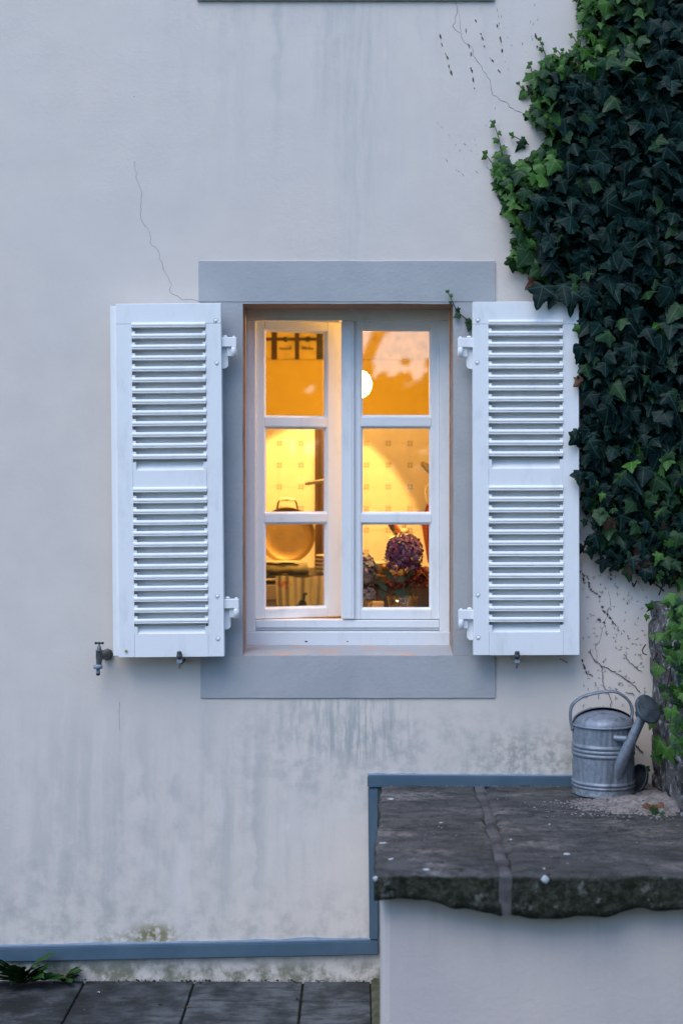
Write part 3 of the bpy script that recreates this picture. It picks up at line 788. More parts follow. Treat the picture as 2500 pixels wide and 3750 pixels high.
def rough_slab(x0f, x1f, y0, y1, ztop, thick, seedv, nx, ny, skew0=(0, 0), wave=True):
    """stone slab: x limits may differ at back (y1) and front (y0); worn edges, wavy underside"""
    vs = []; fs = []; nz = 5
    def pt(u, v_, w_):
        y = lerp(y0, y1, v_)
        xa = lerp(x0f[0], x0f[1], v_); xb = lerp(x1f[0], x1f[1], v_)
        x = lerp(xa, xb, u)
        zb = ztop - thick
        if wave:
            zb += .022*math.sin(x*7.3+.8)*math.exp(-((x-.35)/.5)**2) + .016*mnoise.noise(Vector((x*4.2, seedv, 0))) + .008*mnoise.noise(Vector((x*14, seedv, 2)))
        z = lerp(zb, ztop, w_)
        q = Vector((x, y, z))
        d = mnoise.noise_vector(q*7+Vector((seedv, 0, 0)))*.011 + mnoise.noise_vector(q*22)*.007 + mnoise.noise_vector(q*55)*.003
        edge = 1 if (u in (0, 1) or v_ in (0, 1)) else 0
        rim = min(v_*ny, (1-v_)*ny*9, u*nx, (1-u)*nx*9)
        drop = .010*max(0, 1-rim/1.2) if w_ == 1 else 0
        q += d*Vector((.8, 1, .45)) - Vector((0, 0, drop))
        return q
    g = MB()
    def patch(f, na, nb_):
        vs = [f(i/na, j/nb_) for i in range(na+1) for j in range(nb_+1)]
        g.add(vs, [(i*(nb_+1)+j, (i+1)*(nb_+1)+j, (i+1)*(nb_+1)+j+1, i*(nb_+1)+j+1) for i in range(na) for j in range(nb_)], 0, True)
    patch(lambda a, b: pt(a, b, 1), nx, ny); patch(lambda a, b: pt(a, b, 0), nx, ny)
    patch(lambda a, b: pt(a, 0, b), nx, nz); patch(lambda a, b: pt(a, 1, b), nx, nz)
    patch(lambda a, b: pt(0, a, b), ny, nz); patch(lambda a, b: pt(1, a, b), ny, nz)
    g.v = [(v[0]-off.x, v[1]-off.y, v[2]-off.z) for v in g.v]
    me = g.mesh("stone_slab", M['slab'])
    bm = bmesh.new(); bm.from_mesh(me); bmesh.ops.remove_doubles(bm, verts=bm.verts[:], dist=.0004)
    bmesh.ops.recalc_face_normals(bm, faces=bm.faces[:]); bm.to_mesh(me); bm.free()
    return place("stone_slab", me, blk)
jxb, jxf = PX(1740), PX(1832, YB)      # joint, back and front
rough_slab((PX(1367, YB), PX(1392)), (jxf, jxb), YB, -.012, SZ, .095, 1.3, 40, 60)
rough_slab((jxf+.03, jxb+.024), (2.4, 2.4), YB-.005, -.012, SZ-.001, .10, 5.1, 100, 60)
g = MB(); n = 40; vs = []
for k in range(n+1):
    y = lerp(YB+.0, -.014, k/n); c0 = lerp(jxf, jxb, k/n)+.013+.006*mnoise.noise(Vector((k*.3, 2, 2))); hw = .018+.004*mnoise.noise(Vector((k*.5, 7, 2)))
    zt_ = SZ-.003-(.008 if k == 0 else 0)
    for (dx, z) in ((-hw, SZ-.112), (-hw, zt_-.003), (-hw*.3, zt_), (hw*.4, zt_+.0005), (hw, zt_-.003), (hw, SZ-.112)):
        vs.append((c0+dx-off.x, y-off.y-(.002 if k == 0 else 0), z))
g.add(vs, [(k*6+i, k*6+(i+1) % 6, (k+1)*6+(i+1) % 6, (k+1)*6+i) for k in range(n) for i in range(6)] + [(0,1,2,3,4,5)], 0, False)
g.build("mortar_joint", M['mortar'], blk)
# white spots on the slabs
def spot(px, py, r, front=False):
    if front:
        y = YB-.004; q = P(px, py, y); sc_ = (r, .0045, r*1.1)
    else:
        d = (EYE-SZ)*F/(py-VY); y = d-D; q = P(px, py, y); q.z = SZ-.0005; sc_ = (r, r*.8, .0025)
    g = MB().sphere(q-off, 1, 12, 6, scale=sc_)
    g.v = [(v[0]+.5*r*mnoise.noise(Vector(v)*90), v[1]+.3*r*mnoise.noise(Vector(v)*70), v[2]+(.5*r*mnoise.noise(Vector(v)*80) if front else 0)) for v in g.v]
    g.build("white_spot", M['dropping'], blk)
for (a, b, r) in ((1437, 2926, .017), (1403, 3088, .014), (1436, 3146, .012), (2075, 3127, .012), (1560, 3184, .009), (1614, 3013, .007), (2010, 3018, .004), (2310, 3128, .006), (1990, 3180, .004), (1870, 3074, .004)): spot(a, b, r)
spot(1995, 3221, .010, True); spot(1374, 3218, .007, True)
# ------------------------------------------------------------------ rough side wall at the right
sw = empty("old_stone_wall", (1.2, -.3, SZ), "rough lichen-spotted old stone wall beside the watering can", "stone wall")
SWX = PX(2367)
def side_wall():
    g = MB(); nu, nv = 90, 70
    y0, y1 = -1.3, -.003; z0, z1 = SZ-.01, PZ(2204)
    def disp(q):
        d = mnoise.voronoi(Vector((q.x*3, q.y*6.5, q.z*8.5)))[0]; j = max(0, .16-(d[1]-d[0]))/.16
        return mnoise.noise_vector(q*4)*.014 + mnoise.noise_vector(q*12)*.010 + mnoise.noise_vector(q*30)*.006 + Vector((.030*j, 0, 0))
    def patch(f, na, nb_):
        vs = []
        for i in range(na+1):
            for j in range(nb_+1):
                q = Vector(f(i/na, j/nb_)); q += disp(q)*lerp(.45, 1, min(1, -q.y/.15)); q.y = min(q.y, -.002); vs.append(q-Vector((1.2, -.3, SZ)))
        g.add(vs, [(i*(nb_+1)+j, (i+1)*(nb_+1)+j, (i+1)*(nb_+1)+j+1, i*(nb_+1)+j+1) for i in range(na) for j in range(nb_)], 0, True)
    def xl(y, z):            # left face leans in a little, foot spreads
        t = (z-z0)/(z1-z0)
        return SWX + .005*math.sin(t*5+.5) + .012
    patch(lambda a, b: (xl(lerp(y0, y1, a), lerp(z0, z1, b)), lerp(y0, y1, a), lerp(z0, z1, b)), nu, nv)
    patch(lambda a, b: (lerp(xl(y1, z1), SWX+1.3, b), lerp(y0, y1, a), z1+.03*b), nu, 14)
    patch(lambda a, b: (lerp(SWX, SWX+1.3, a), y0, lerp(z0, z1, b)), 14, nv)
    patch(lambda a, b: (SWX+1.3, lerp(y0, y1, a), lerp(z0, z1+.03, b)), 10, 10)
    return g.build("rubble_face", M['rubble'], sw)
side_wall()

# grit heaped in the corner
g = MB(); nu, nv = 44, 26; vs = []
gx0, gx1, gy0, gy1 = PX(2090, -.35), SWX+.02, -.60, -.01
for i in range(nu+1):
    for j in range(nv+1):
        x = lerp(gx0, gx1, i/nu); y = lerp(gy0, gy1, j/nv)
        hh = .022*max(0, 1-math.hypot((x-SWX+.06)/.30, (y+.33)/.20)) + .010*max(0, 1-math.hypot((x-SWX)/.14, (y+.12)/.3))
        hh *= .6+.8*mnoise.noise(Vector((x*16, y*16, 0)))+.5
        hh += .004*mnoise.noise(Vector((x*60, y*60, 5)))
        vs.append((x, y, SZ-.010+hh*1.45))
g.add(vs, [(i*(nv+1)+j, (i+1)*(nv+1)+j, (i+1)*(nv+1)+j+1, i*(nv+1)+j+1) for i in range(nu) for j in range(nv)], 0, True)
g.build("sandy_grit", M['grit'], label="heap of pale sandy grit beside the watering can", cat="grit", kind="stuff")
ICO = [(0,0,1),(.89,0,.45),(.28,.85,.45),(-.72,.53,.45),(-.72,-.53,.45),(.28,-.85,.45),(.72,.53,-.45),(-.28,.85,-.45),(-.89,0,-.45),(-.28,-.85,-.45),(.72,-.53,-.45),(0,0,-1)]
ICF = [(0,1,2),(0,2,3),(0,3,4),(0,4,5),(0,5,1),(1,6,2),(2,7,3),(3,8,4),(4,9,5),(5,10,1),(2,6,7),(3,7,8),(4,8,9),(5,9,10),(1,10,6),(11,7,6),(11,8,7),(11,9,8),(11,10,9),(11,6,10)]
def grains(n, fn, rmin, rmax, m, name, label, cat):
    g = MB()
    for _ in range(n):
        c = fn(); r = lerp(rmin, rmax, R.random()**3)
        g.add([(c[0]+v[0]*r*R.uniform(.7, 1.3), c[1]+v[1]*r*R.uniform(.7, 1.3), c[2]+v[2]*r*.7) for v in ICO], ICF, 0)
    return g.build(name, m, label=label, cat=cat, kind="stuff")
def gp():
    while True:
        x = R.gauss(SWX-.12, .13); y = R.gauss(-.33, .10)
        if gx0-.4 < x < SWX-.02 and -1.0 < y < -.25: return (x, y, SZ+.0+.014*max(0, 1-math.hypot((x-SWX+.06)/.30, (y+.33)/.20)))
grains(1700, gp, .0010, .0050, M['pebble'], "grit_grains", "scattered pale grains on the dark stone slab", "grit")
grains(260, lambda: (R.uniform(PX(1420), SWX), R.choice([R.uniform(-1.1, -.02), R.uniform(-.05, -.02)]), SZ), .001, .003, M['pebble'], "slab_crumbs", "tiny pale crumbs strewn over the dark slabs", "grit")

# ------------------------------------------------------------------ watering can
cx, cy = PX(2207, -.135), -.135
can = empty("watering_can", (cx, cy, SZ), "galvanised ribbed watering can standing on the stone slab", "watering can")
RB = .107; Hc = .236
def rib(i, a): return 1
prof = []; ribm = []
def addp(r, z, k=0): prof.append((r, z)); ribm.append(k)
addp(RB*1.0, 0); addp(RB*1.02, .002); addp(RB*.995, .006); addp(RB*.99, .024)
for zc in (.030, .042):
    for t in range(7):
        a = math.pi*t/6; addp(RB*.985+.0038*math.sin(a), zc-.005*math.cos(a))
for t in range(11): addp(RB*.982, .052+.075*t/10, 1 if 0 < t < 10 else 0)
for zc in (.139, .153, .167):
    for t in range(7):
        a = math.pi*t/6; addp(RB*.98+.0042*math.sin(a), zc-.006*math.cos(a))
for t in range(9): addp(RB*.978, .178+(Hc-.184)*t/8, 1 if 0 < t < 8 else 0)
addp(RB*.98, Hc-.004); addp(RB*1.0+.003, Hc-.002); addp(RB*1.0+.004, Hc+.001); addp(RB*1.0+.002, Hc+.004); addp(RB*.96, Hc+.004)
NR = 34
MB().lathe(prof, 204, 0, rib=lambda i, a: 1+.0095*ribm[i]*math.cos(NR*a)).build("body", M['zinc'], can)
# domed lid, hinged half standing a little proud at the back
dome = [(RB*.965*math.cos(t*math.pi/2/10), Hc+.004+.044*math.sin(t*math.pi/2/10)**1.1) for t in range(11)]
dome[-1] = (1e-4, dome[-1][1])
MB().lathe(dome, 48, 0).build("lid", M['zinc'], can)
g = MB(); vs = []
for i in range(25):
    a = math.radians(lerp(-4, 184, i/24))
    for j in range(9):
        t = j/8*math.pi/2
        r = RB*.975*math.cos(t)+.001; z = Hc+.006+.047*math.sin(t)**1.02
        vs.append((r*math.cos(a), r*math.sin(a), z+.004*math.sin(t)))
g.add(vs, [(i*9+j, (i+1)*9+j, (i+1)*9+j+1, i*9+j+1) for i in range(24) for j in range(8)], 0, True)
g.build("lid_hood", M['zinc'], can)
# over-arching carrying handle (flat strip)
kz = (D+cy)/F
def cp(px, py, dy=0): return Vector((PX(px, cy+dy)-cx, dy, PZ(py, cy+dy)-SZ))
ctrl = [(2092, 2662), (2088, 2640), (2087, 2608), (2092, 2585), (2110, 2565), (2135, 2550), (2170, 2540), (2205, 2534), (2240, 2532), (2262, 2537), (2290, 2556), (2305, 2575), (2313, 2600), (2311, 2622), (2305, 2642)]
pts = [cp(a, b, 0) for a, b in ctrl]
sm = []
for i in range(len(pts)-1):
    p0, p1, p2, p3 = pts[max(i-1, 0)], pts[i], pts[i+1], pts[min(i+2, len(pts)-1)]
    for t in (0, .33, .66):
        sm.append(.5*((2*p1)+(p2-p0)*t+(2*p0-5*p1+4*p2-p3)*t*t+(3*p1-p0-3*p2+p3)*t**3))
sm.append(pts[-1])
MB().tube(sm, [(.014, .0052)]*len(sm), 12, flat=(0, 1, 0)).build("handle", M['zinc'], can)
for px_ in (2093, 2306):
    q = cp(px_, 2654); MB().lathe([(.0001, -.02), (.010, -.02), (.012, -.008), (.009, .004), (.0001, .006)], 10, 0, Matrix.Translation((q.x*.985, q.y, q.z)) @ Matrix.Diagonal((.6, 1.5, 1, 1))).build("handle_lug", M['zinc'], can)
# spout, brace and rose
s0 = cp(2258, 2832, -.085); s1 = cp(2300, 2730, -.125); s2 = cp(2352, 2622, -.145)
MB().tube([s0+Vector((-.012, .02, -.012)), s0, s0.lerp(s1, .5), s1, s1.lerp(s2, .5), s2], [.024, .0235, .021, .0185, .0165, .015], 20).build("spout", M['zinc'], can)
ax = (s2-s1).normalized()
ax2 = (Vector((.50, -.72, .48))).normalized()
c0 = cp(2372, 2596, -.150)
rot = ax2.to_track_quat('Z', 'Y').to_matrix().to_4x4()
rose = MB().lathe([(.0145, -.052), (.020, -.040), (.047, -.012), (.0505, -.008), (.0515, -.002), (.0505, .002), (.047, .003), (.030, .0065), (.0001, .008)], 36, 0, Matrix.Translation(c0) @ rot)
ro = rose.build("rose", mat('verdigris_zinc', (.10, .13, .155), .6, (.05, .065, .08), 45, metal=.3, bump=.3), can)
hg = MB()
for rr, nn in ((.010, 6), (.020, 12), (.030, 18), (.040, 24)):
    for i in range(nn):
        a = 2*math.pi*i/nn; q = Matrix.Translation(c0) @ rot @ Vector((rr*math.cos(a), rr*math.sin(a), .0078-.0055*(rr/.047)**2))
        hg.sphere(q, .0011, 6, 4)
o_ = hg.build("spray_holes", M['iron'], ro); o_["kind"] = "stuff"
b0 = cp(2247, 2702, -.104); b1 = cp(2300, 2707, -.125)
MB().tube([b0, b1], [.0095, .0105], 12).build("brace", M['zinc'], can)
# dark saucer leaning in the corner behind the can
q = Vector((PX(2362, -.10), -.11, SZ+.034))
g = MB().lathe([(.0001, 0), (.040, 0), (.046, .006), (.052, .020), (.054, .021), (.049, .006), (.040, .003), (.0001, .003)], 30, 0,
    Matrix.Rotation(math.radians(-62), 4, 'Y') @ Matrix.Rotation(math.radians(20), 4, 'X'))
g.build("plant_saucer", mat("dark_blue_grey_glaze", (.06, .075, .09), .4, (.03, .035, .04), 20), None, q-Vector((.02, 0, 0)), label="dark plant saucer tipped on edge behind the watering can", cat="saucer")

# ------------------------------------------------------------------ ivy
from mathutils.geometry import tessellate_polygon
SHAPES = {
 'A': [(.16, .20), (.43, .19), (.40, -.03), (.64, -.27), (.31, -.42), (.19, -.66)],
 'B': [(.17, .21), (.44, .19), (.47, -.03), (.62, -.26), (.43, -.45), (.22, -.72)],
 'C': [(.20, .20), (.42, .13), (.53, -.07), (.51, -.30), (.36, -.56), (.16, -.82)],
 'D': [(.15, .18), (.37, .17), (.32, -.03), (.56, -.24), (.25, -.38), (.15, -.68)]}
def leaf_geo(shape, curl, fold, narrow=1.0, twist=0.0, seed=0):
    rr = random.Random(seed)
    mid = [(0, .06), (0, -.02), (0, -.33), (0, -.66), (0, -1.0)]
    def half(sg):
        c = [(0, .06)] + [(a*narrow*rr.uniform(.90, 1.10), b+rr.uniform(-.04, .04)) for a, b in SHAPES[shape]] + [(0, -1.0)]
        out = []
        for i in range(len(c)-1):
            (x0, y0), (x1, y1) = c[i], c[i+1]; L = math.hypot(x1-x0, y1-y0)
            nx, ny = (-(y1-y0)/L, (x1-x0)/L)
            out.append(c[i])
            for t, b in ((.33, .085), (.67, .085)):
                out.append((x0+(x1-x0)*t+nx*b*L, y0+(y1-y0)*t+ny*b*L))
        return [(sg*a, b) for a, b in out[1:]]
    def w(a, b):
        return -fold*abs(a)*.55 - curl*(b*b)*.35 + .10*math.sin(a*5+b*4+seed)*abs(a) + .035*math.sin(a*13+seed*2)*math.sin(b*11+seed) + twist*a*b - .12*max(0, -b-.7)
    uv = list(mid); fs = []
    for sg in (1, -1):
        h = half(sg); i0 = len(uv); uv += h
        loop = [4, 3, 2, 1, 0] + list(range(i0, i0+len(h)))
        for t in tessellate_polygon([[Vector((uv[i][0], uv[i][1], 0)) for i in loop]]):
            f = [loop[i] for i in t]
            (ax, ay), (bx, by), (cx_, cy_) = (uv[i] for i in f)
            if (bx-ax)*(cy_-ay)-(by-ay)*(cx_-ax) < 0: f = f[::-1]
            fs.append(tuple(f))
    vs = [(a, b, w(a, b)) for a, b in uv]
    return vs, fs, uv
LEAVES = [leaf_geo('A', .5, .5, 1, .1, 1), leaf_geo('B', .9, .25, 1, -.15, 2), leaf_geo('A', .3, .9, 1.1, .3, 3), leaf_geo('C', 1.2, .5, .9, 0, 4), leaf_geo('D', .6, .2, 1.15, -.3, 5), leaf_geo('D', 1.3, .6, .95, .35, 6), leaf_geo('A', 1.1, .3, .95, -.35, 7), leaf_geo('D', .4, .8, 1.1, -.1, 8), leaf_geo('A', .1, 1.3, .9, .2, 9)]
def leaf_mtx(pos, size, roll, pitch, yaw):
    # base: local x->world x, local y->world z, local z->toward the viewer (-y)
    base = Matrix(((1, 0, 0), (0, 0, -1), (0, 1, 0))).to_4x4()
    return Matrix.Translation(pos) @ Matrix.Rotation(yaw, 4, 'Z') @ Matrix.Rotation(roll, 4, 'Y') @ Matrix.Rotation(pitch, 4, 'X') @ base @ Matrix.Scale(size, 4)
def inside(x, y, poly):
    c = False; n = len(poly)
    for i in range(n):
        x1, y1 = poly[i]; x2, y2 = poly[i-1]
        if (y1 > y) != (y2 > y) and x < (x2-x1)*(y-y1)/(y2-y1)+x1: c = not c
    return c
LEFT = [(2150,-120),(2118,0),(2130,60),(2140,105),(2150,140),(2120,165),(2060,200),(2010,190),(1990,215),(1965,260),(1950,310),(1945,370),(1935,420),(1975,465),(2000,480),(1985,530),(1930,585),(1880,590),(1840,570),(1815,605),(1815,660),(1835,720),(1855,770),(1875,820),(1885,870),(1865,925),(1870,975),(1935,990),(1960,1040),(1985,1085)]
IVY = LEFT + [(2105,1085),(2132,1100),(2140,1500),(2138,1860),(2185,1880),(2180,1940),(2145,1960),(2140,2000),(2190,2010),(2250,2030),(2300,2070),(2360,2090),(2440,2130),(2500,2150),(2760,2200),(2960,2150),(3020,1500),(2950,800),(3060,-120)]
ivy = empty("ivy", (PX(2420), 0, PZ(2100)), "dense dark green ivy climbing the wall beyond the shutter", "ivy")
io = Vector((PX(2420), 0, PZ(2100)))
def dist_left(x, y):
    d = 1e9
    for i in range(len(LEFT)-1):
        x1, y1 = LEFT[i]; x2, y2 = LEFT[i+1]; L = (x2-x1)**2+(y2-y1)**2
        t = max(0, min(1, ((x-x1)*(x2-x1)+(y-y1)*(y2-y1))/L))
        d = min(d, math.hypot(x-x1-t*(x2-x1), y-y1-t*(y2-y1)))
    return d
IVM = ['ivy_dark', 'ivy_mid', 'ivy_young', 'ivy_brown', 'ivy_red']
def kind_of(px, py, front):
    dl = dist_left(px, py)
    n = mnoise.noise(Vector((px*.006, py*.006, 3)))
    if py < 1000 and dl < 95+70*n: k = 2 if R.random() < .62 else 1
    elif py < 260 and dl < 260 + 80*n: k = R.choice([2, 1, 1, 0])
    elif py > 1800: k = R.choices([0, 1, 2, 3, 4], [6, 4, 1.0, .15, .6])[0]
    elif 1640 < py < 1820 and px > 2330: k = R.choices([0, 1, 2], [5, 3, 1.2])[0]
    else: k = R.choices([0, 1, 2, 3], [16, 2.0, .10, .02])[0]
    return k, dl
fol = {i: MB() for i in range(5)}
cand = []
def scatter(step, jit, y0, y1, s0, s1, front):
    yy = -110
    while yy < 2230:
        xx = 1700
        while xx < 3060:
            px, py = xx+R.uniform(-jit, jit), yy+R.uniform(-jit, jit)
            xx += step
            if not inside(px, py, IVY): continue
            k, dl = kind_of(px, py, front)
            edge = min(1, dl/150) if py < 1090 else 1
            y = -lerp(y0, y1, R.random())*lerp(.45, 1, edge)
            if py > 1095 and px < 2150: y = max(y, -.088)
            s = lerp(s0, s1, R.random())*lerp(.85, 1, edge)
            if py > 1780: s *= .72
            if k == 2: s *= .85
            pos = P(px, py, y)
            m = leaf_mtx(pos, s, R.gauss(0, .5), R.gauss(-.45, .34), R.gauss(0, .45))
            cand.append((front, py, px, k, m, R.randrange(len(LEAVES))))
        yy += step*.92
scatter(24, 12, .012, .030, .040, .055, 0)
scatter(30, 15, .035, .065, .036, .054, 1)
scatter(37, 20, .068, .135, .030, .078, 2)
vis = [c for c in cand if c[0] == 2 and -30 < c[1] < 2200 and c[2] < 2520]
R.shuffle(vis)
single = set(id(c) for c in vis[:290])
leaf_me = {}
def leaf_mesh(v, k):
    if (v, k) not in leaf_me:
        vs, fs, uv = LEAVES[v]; g = MB(); g.add(vs, fs, 0, True, uv); leaf_me[(v, k)] = g.mesh("leaf", M[IVM[k]])
    return leaf_me[(v, k)]
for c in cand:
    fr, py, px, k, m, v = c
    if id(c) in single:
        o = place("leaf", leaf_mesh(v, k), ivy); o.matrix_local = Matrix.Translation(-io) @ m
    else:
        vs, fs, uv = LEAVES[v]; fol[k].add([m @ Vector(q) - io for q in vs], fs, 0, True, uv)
# join the rest into one part with five materials
allf = MB()
for k in range(5):
    o0 = len(allf.v); allf.v += fol[k].v
    allf.f += [tuple(i+o0 for i in f) for f in fol[k].f]; allf.m += [k]*len(fol[k].f); allf.sm += [True]*len(fol[k].f)
    allf.uv.update({i+o0: u for i, u in fol[k].uv.items()})
fo = allf.build("foliage", [M[i] for i in IVM], ivy); fo["kind"] = "stuff"

def sprig(pts, par, origin, n=5, s=.03, k=2, y=-.018, stemr=.0022, alt=True):
    """shoot lying on the wall: stem plus a few leaves"""
    q = [P(a, b, y*(.4+.6*i/max(1, len(pts)-1))) for i, (a, b) in enumerate(pts)]
    MB().tube([v-origin for v in q], [lerp(stemr, stemr*.5, i/max(1, len(q)-1)) for i in range(len(q))], 6).build("stem", M['stem'], par)
    tot = sum((q[i+1]-q[i]).length for i in range(len(q)-1))
    for j in range(n):
        t = (j+.6)/n*tot; i = 0
        while i < len(q)-2 and t > (q[i+1]-q[i]).length: t -= (q[i+1]-q[i]).length; i += 1
        p = q[i].lerp(q[i+1], min(1, t/(q[i+1]-q[i]).length))
        sz = s*lerp(1, .42, j/max(1, n-1))*R.uniform(.85, 1.15)
        sd_ = (1 if j % 2 else -1)
        m = leaf_mtx(p+Vector((sd_*sz*.25, -.006, -sz*.05)), sz, sd_*-R.uniform(.3, 1.1), R.gauss(-.3, .2), R.gauss(0, .4))
        o = place("leaf", leaf_mesh(R.randrange(len(LEAVES)), k if j < n-1 else 2), par); o.matrix_local = Matrix.Translation(-origin) @ m
    p = q[-1]
    for r_ in (-.9+math.pi, .5+math.pi):
        m = leaf_mtx(p+Vector((0, -.003, 0)), s*.35, r_, -.2, 0); o = place("leaf", leaf_mesh(3, 2), par); o.matrix_local = Matrix.Translation(-origin) @ m
sprig([(1842,575),(1832,545),(1825,505),(1815,475),(1806,450)], ivy, io, 5, .036)
sprig([(1850,690),(1815,610),(1795,590),(1776,562)], ivy, io, 5, .04)
sprig([(1935,530),(1905,512),(1890,504),(1872,494)], ivy, io, 3, .036, 1)
sprig([(2005,245),(1995,200),(1985,170),(1974,146)], ivy, io, 4, .034)
sprig([(2065,240),(2055,205),(2040,185),(2030,182)], ivy, io, 3, .03)
sprig([(2075,250),(2068,215),(2058,185)], ivy, io, 3, .03)
sprig([(2130,175),(2115,165),(2098,135),(2088,130)], ivy, io, 3, .03)
sprig([(2135,130),(2130,80),(2120,30),(2108,-15)], ivy, io, 5, .036)
sprig([(1945,345),(1918,330),(1896,308)], ivy, io, 2, .03)
sprig([(1960,290),(1945,260),(1940,235)], ivy, io, 3, .036)
# overhanging leaves that cross the shutter's top and edge
for (a, b, s, r_, k, y) in ((1985,1050,.085,.25,0,-.125),(2060,1045,.08,-.2,0,-.12),(2030,1080,.055,.4,0,-.11),(2095,1070,.08,.1,0,-.125),(1960,1030,.05,.9,3,-.06),
                       (2118,1600,.05,.95,0,-.115),(2112,1575,.036,.3,0,-.112),(2130,1390,.045,.9,3,-.11),(2128,1270,.06,.3,0,-.12),(2125,1730,.05,.2,0,-.12),(2120,1200,.03,1.2,2,-.11),(2133,1405,.03,2,3,-.10),(2140,1340,.05,-.3,1,-.12)):
    m = leaf_mtx(P(a, b, y), s, r_, -.35, R.gauss(0, .2)); o = place("leaf", leaf_mesh(R.randrange(len(LEAVES)), k), ivy); o.matrix_local = Matrix.Translation(-io) @ m
# hanging tips along the bottom edge
for (a, b, s, r_, k) in ((2165,2010,.042,.1,0),(2212,2050,.05,.25,0),(2225,2045,.028,-.6,0),(2262,2072,.036,1.1,0),(2300,2085,.045,-.05,1),(2320,2060,.05,.4,4),(2345,2075,.045,-.5,0),(2395,2085,.055,.2,0),(2130,2000,.04,.5,0),(2480,2080,.06,.5,3),(2440,2105,.05,-.3,1),(2145,1905,.03,.5,1)):
    m = leaf_mtx(P(a, b, -.05), s, r_, -.25, R.gauss(0, .3)); o = place("leaf", leaf_mesh(R.randrange(len(LEAVES)), k), ivy); o.matrix_local = Matrix.Translation(-io) @ m
# bare stems seen through the foliage
for pts in ([(2350,2120),(2400,2140),(2430,2165)], [(2390,2110),(2440,2075),(2470,2070)], [(2410,2180),(2440,2110),(2450,2060)], [(2330,2125),(2318,2150)]):
    MB().tube([P(a, b, -.03)-io for a, b in pts], .0028, 6).build("stem", M['stem'], ivy)
# the sprig that reaches the window corner
o2 = P(1733, 1184, -.02)
spr = empty("ivy_sprig", o2, "lone ivy shoot creeping from behind the shutter to the window corner", "ivy")
sprig([(1745,1190),(1720,1178),(1695,1160),(1672,1140),(1658,1110),(1645,1080),(1638,1070)], spr, o2, 6, .030, 1, -.022, .0026)

# ivy on the old stone wall
iv2 = empty("creeping_ivy", (SWX+.1, -.4, PZ(2400)), "bright green small-leaved ivy trailing over the old stone wall", "ivy")
o3 = Vector((SWX+.1, -.4, PZ(2400)))
cnt = 0
def wall_leaf(px, py, y, s, k, roll=None):
    x = PX(px, y)
    m = leaf_mtx(P(px, py, y), s, R.gauss(0, .7) if roll is None else roll, R.gauss(-.35, .3), R.gauss(-.5, .3))
    o = place("leaf", leaf_mesh(R.randrange(len(LEAVES)), k), iv2); o.matrix_local = Matrix.Translation(-o3) @ m
for i in range(115):
    t = R.random()
    py = lerp(2170, 2760, t**1.15); lo = lerp(2390, 2440, min(1, t*1.6)) + 30*math.sin(py*.012)
    px = lerp(lo, 2540, R.random()**.75)
    y = -((px-2367)/(px-VX)*D) * 1.0 - .035 - R.random()*.05          # just clear of the receding stone face
    wall_leaf(px, py, y, R.uniform(.022, .042), R.choices([2, 1, 0], [6, 3, .8])[0])
for (a, b, s, r_) in ((2390,2225,.038,2.0),(2367,2254,.024,.3),(2420,2320,.034,.3),(2388,2325,.024,0),(2415,2715,.060,.5),(2405,2755,.045,-.2),(2437,2750,.05,-.5),(2386,2640,.034,.3),(2408,2585,.04,.6),(2410,2440,.04,.2),(2362,2810,.034,.1),(2342,2857,.026,.4),(2480,2520,.06,.3),(2460,2600,.055,-.3),(2495,2450,.06,0)):
    wall_leaf(a, b, -((max(a, 2372)-2367)/(a-VX)*D)-.05, s, 2, r_)
for pts in ([(2380,2335),(2400,2340),(2420,2325)], [(2388,2420),(2402,2400),(2404,2390)], [(2362,2360),(2350,2380),(2353,2393),(2366,2398)], [(2470,2200),(2450,2300),(2460,2420),(2440,2520),(2430,2640)]):
    q = [P(a, b, -((max(a, 2372)-2367)/(a-VX)*D)-.03)-o3 for a, b in pts]
    MB().tube(q, .0022, 6).build("stem", M['stem'], iv2)
# a few creepers on the grit
for (a, b, s) in ((2370,2935,.03),(2395,2960,.034),(2410,2945,.026),(2360,2945,.024),(2420,2975,.024),(2385,2950,.03)):
    d = (EYE-SZ-.02)*F/(b-VY); m = leaf_mtx(P(a, b, d-D), s, R.uniform(-1, 1), -1.0, R.gauss(0, .5))
    o = place("leaf", leaf_mesh(R.randrange(len(LEAVES)), R.choice([1, 1, 3])), iv2); o.matrix_local = Matrix.Translation(-o3) @ m

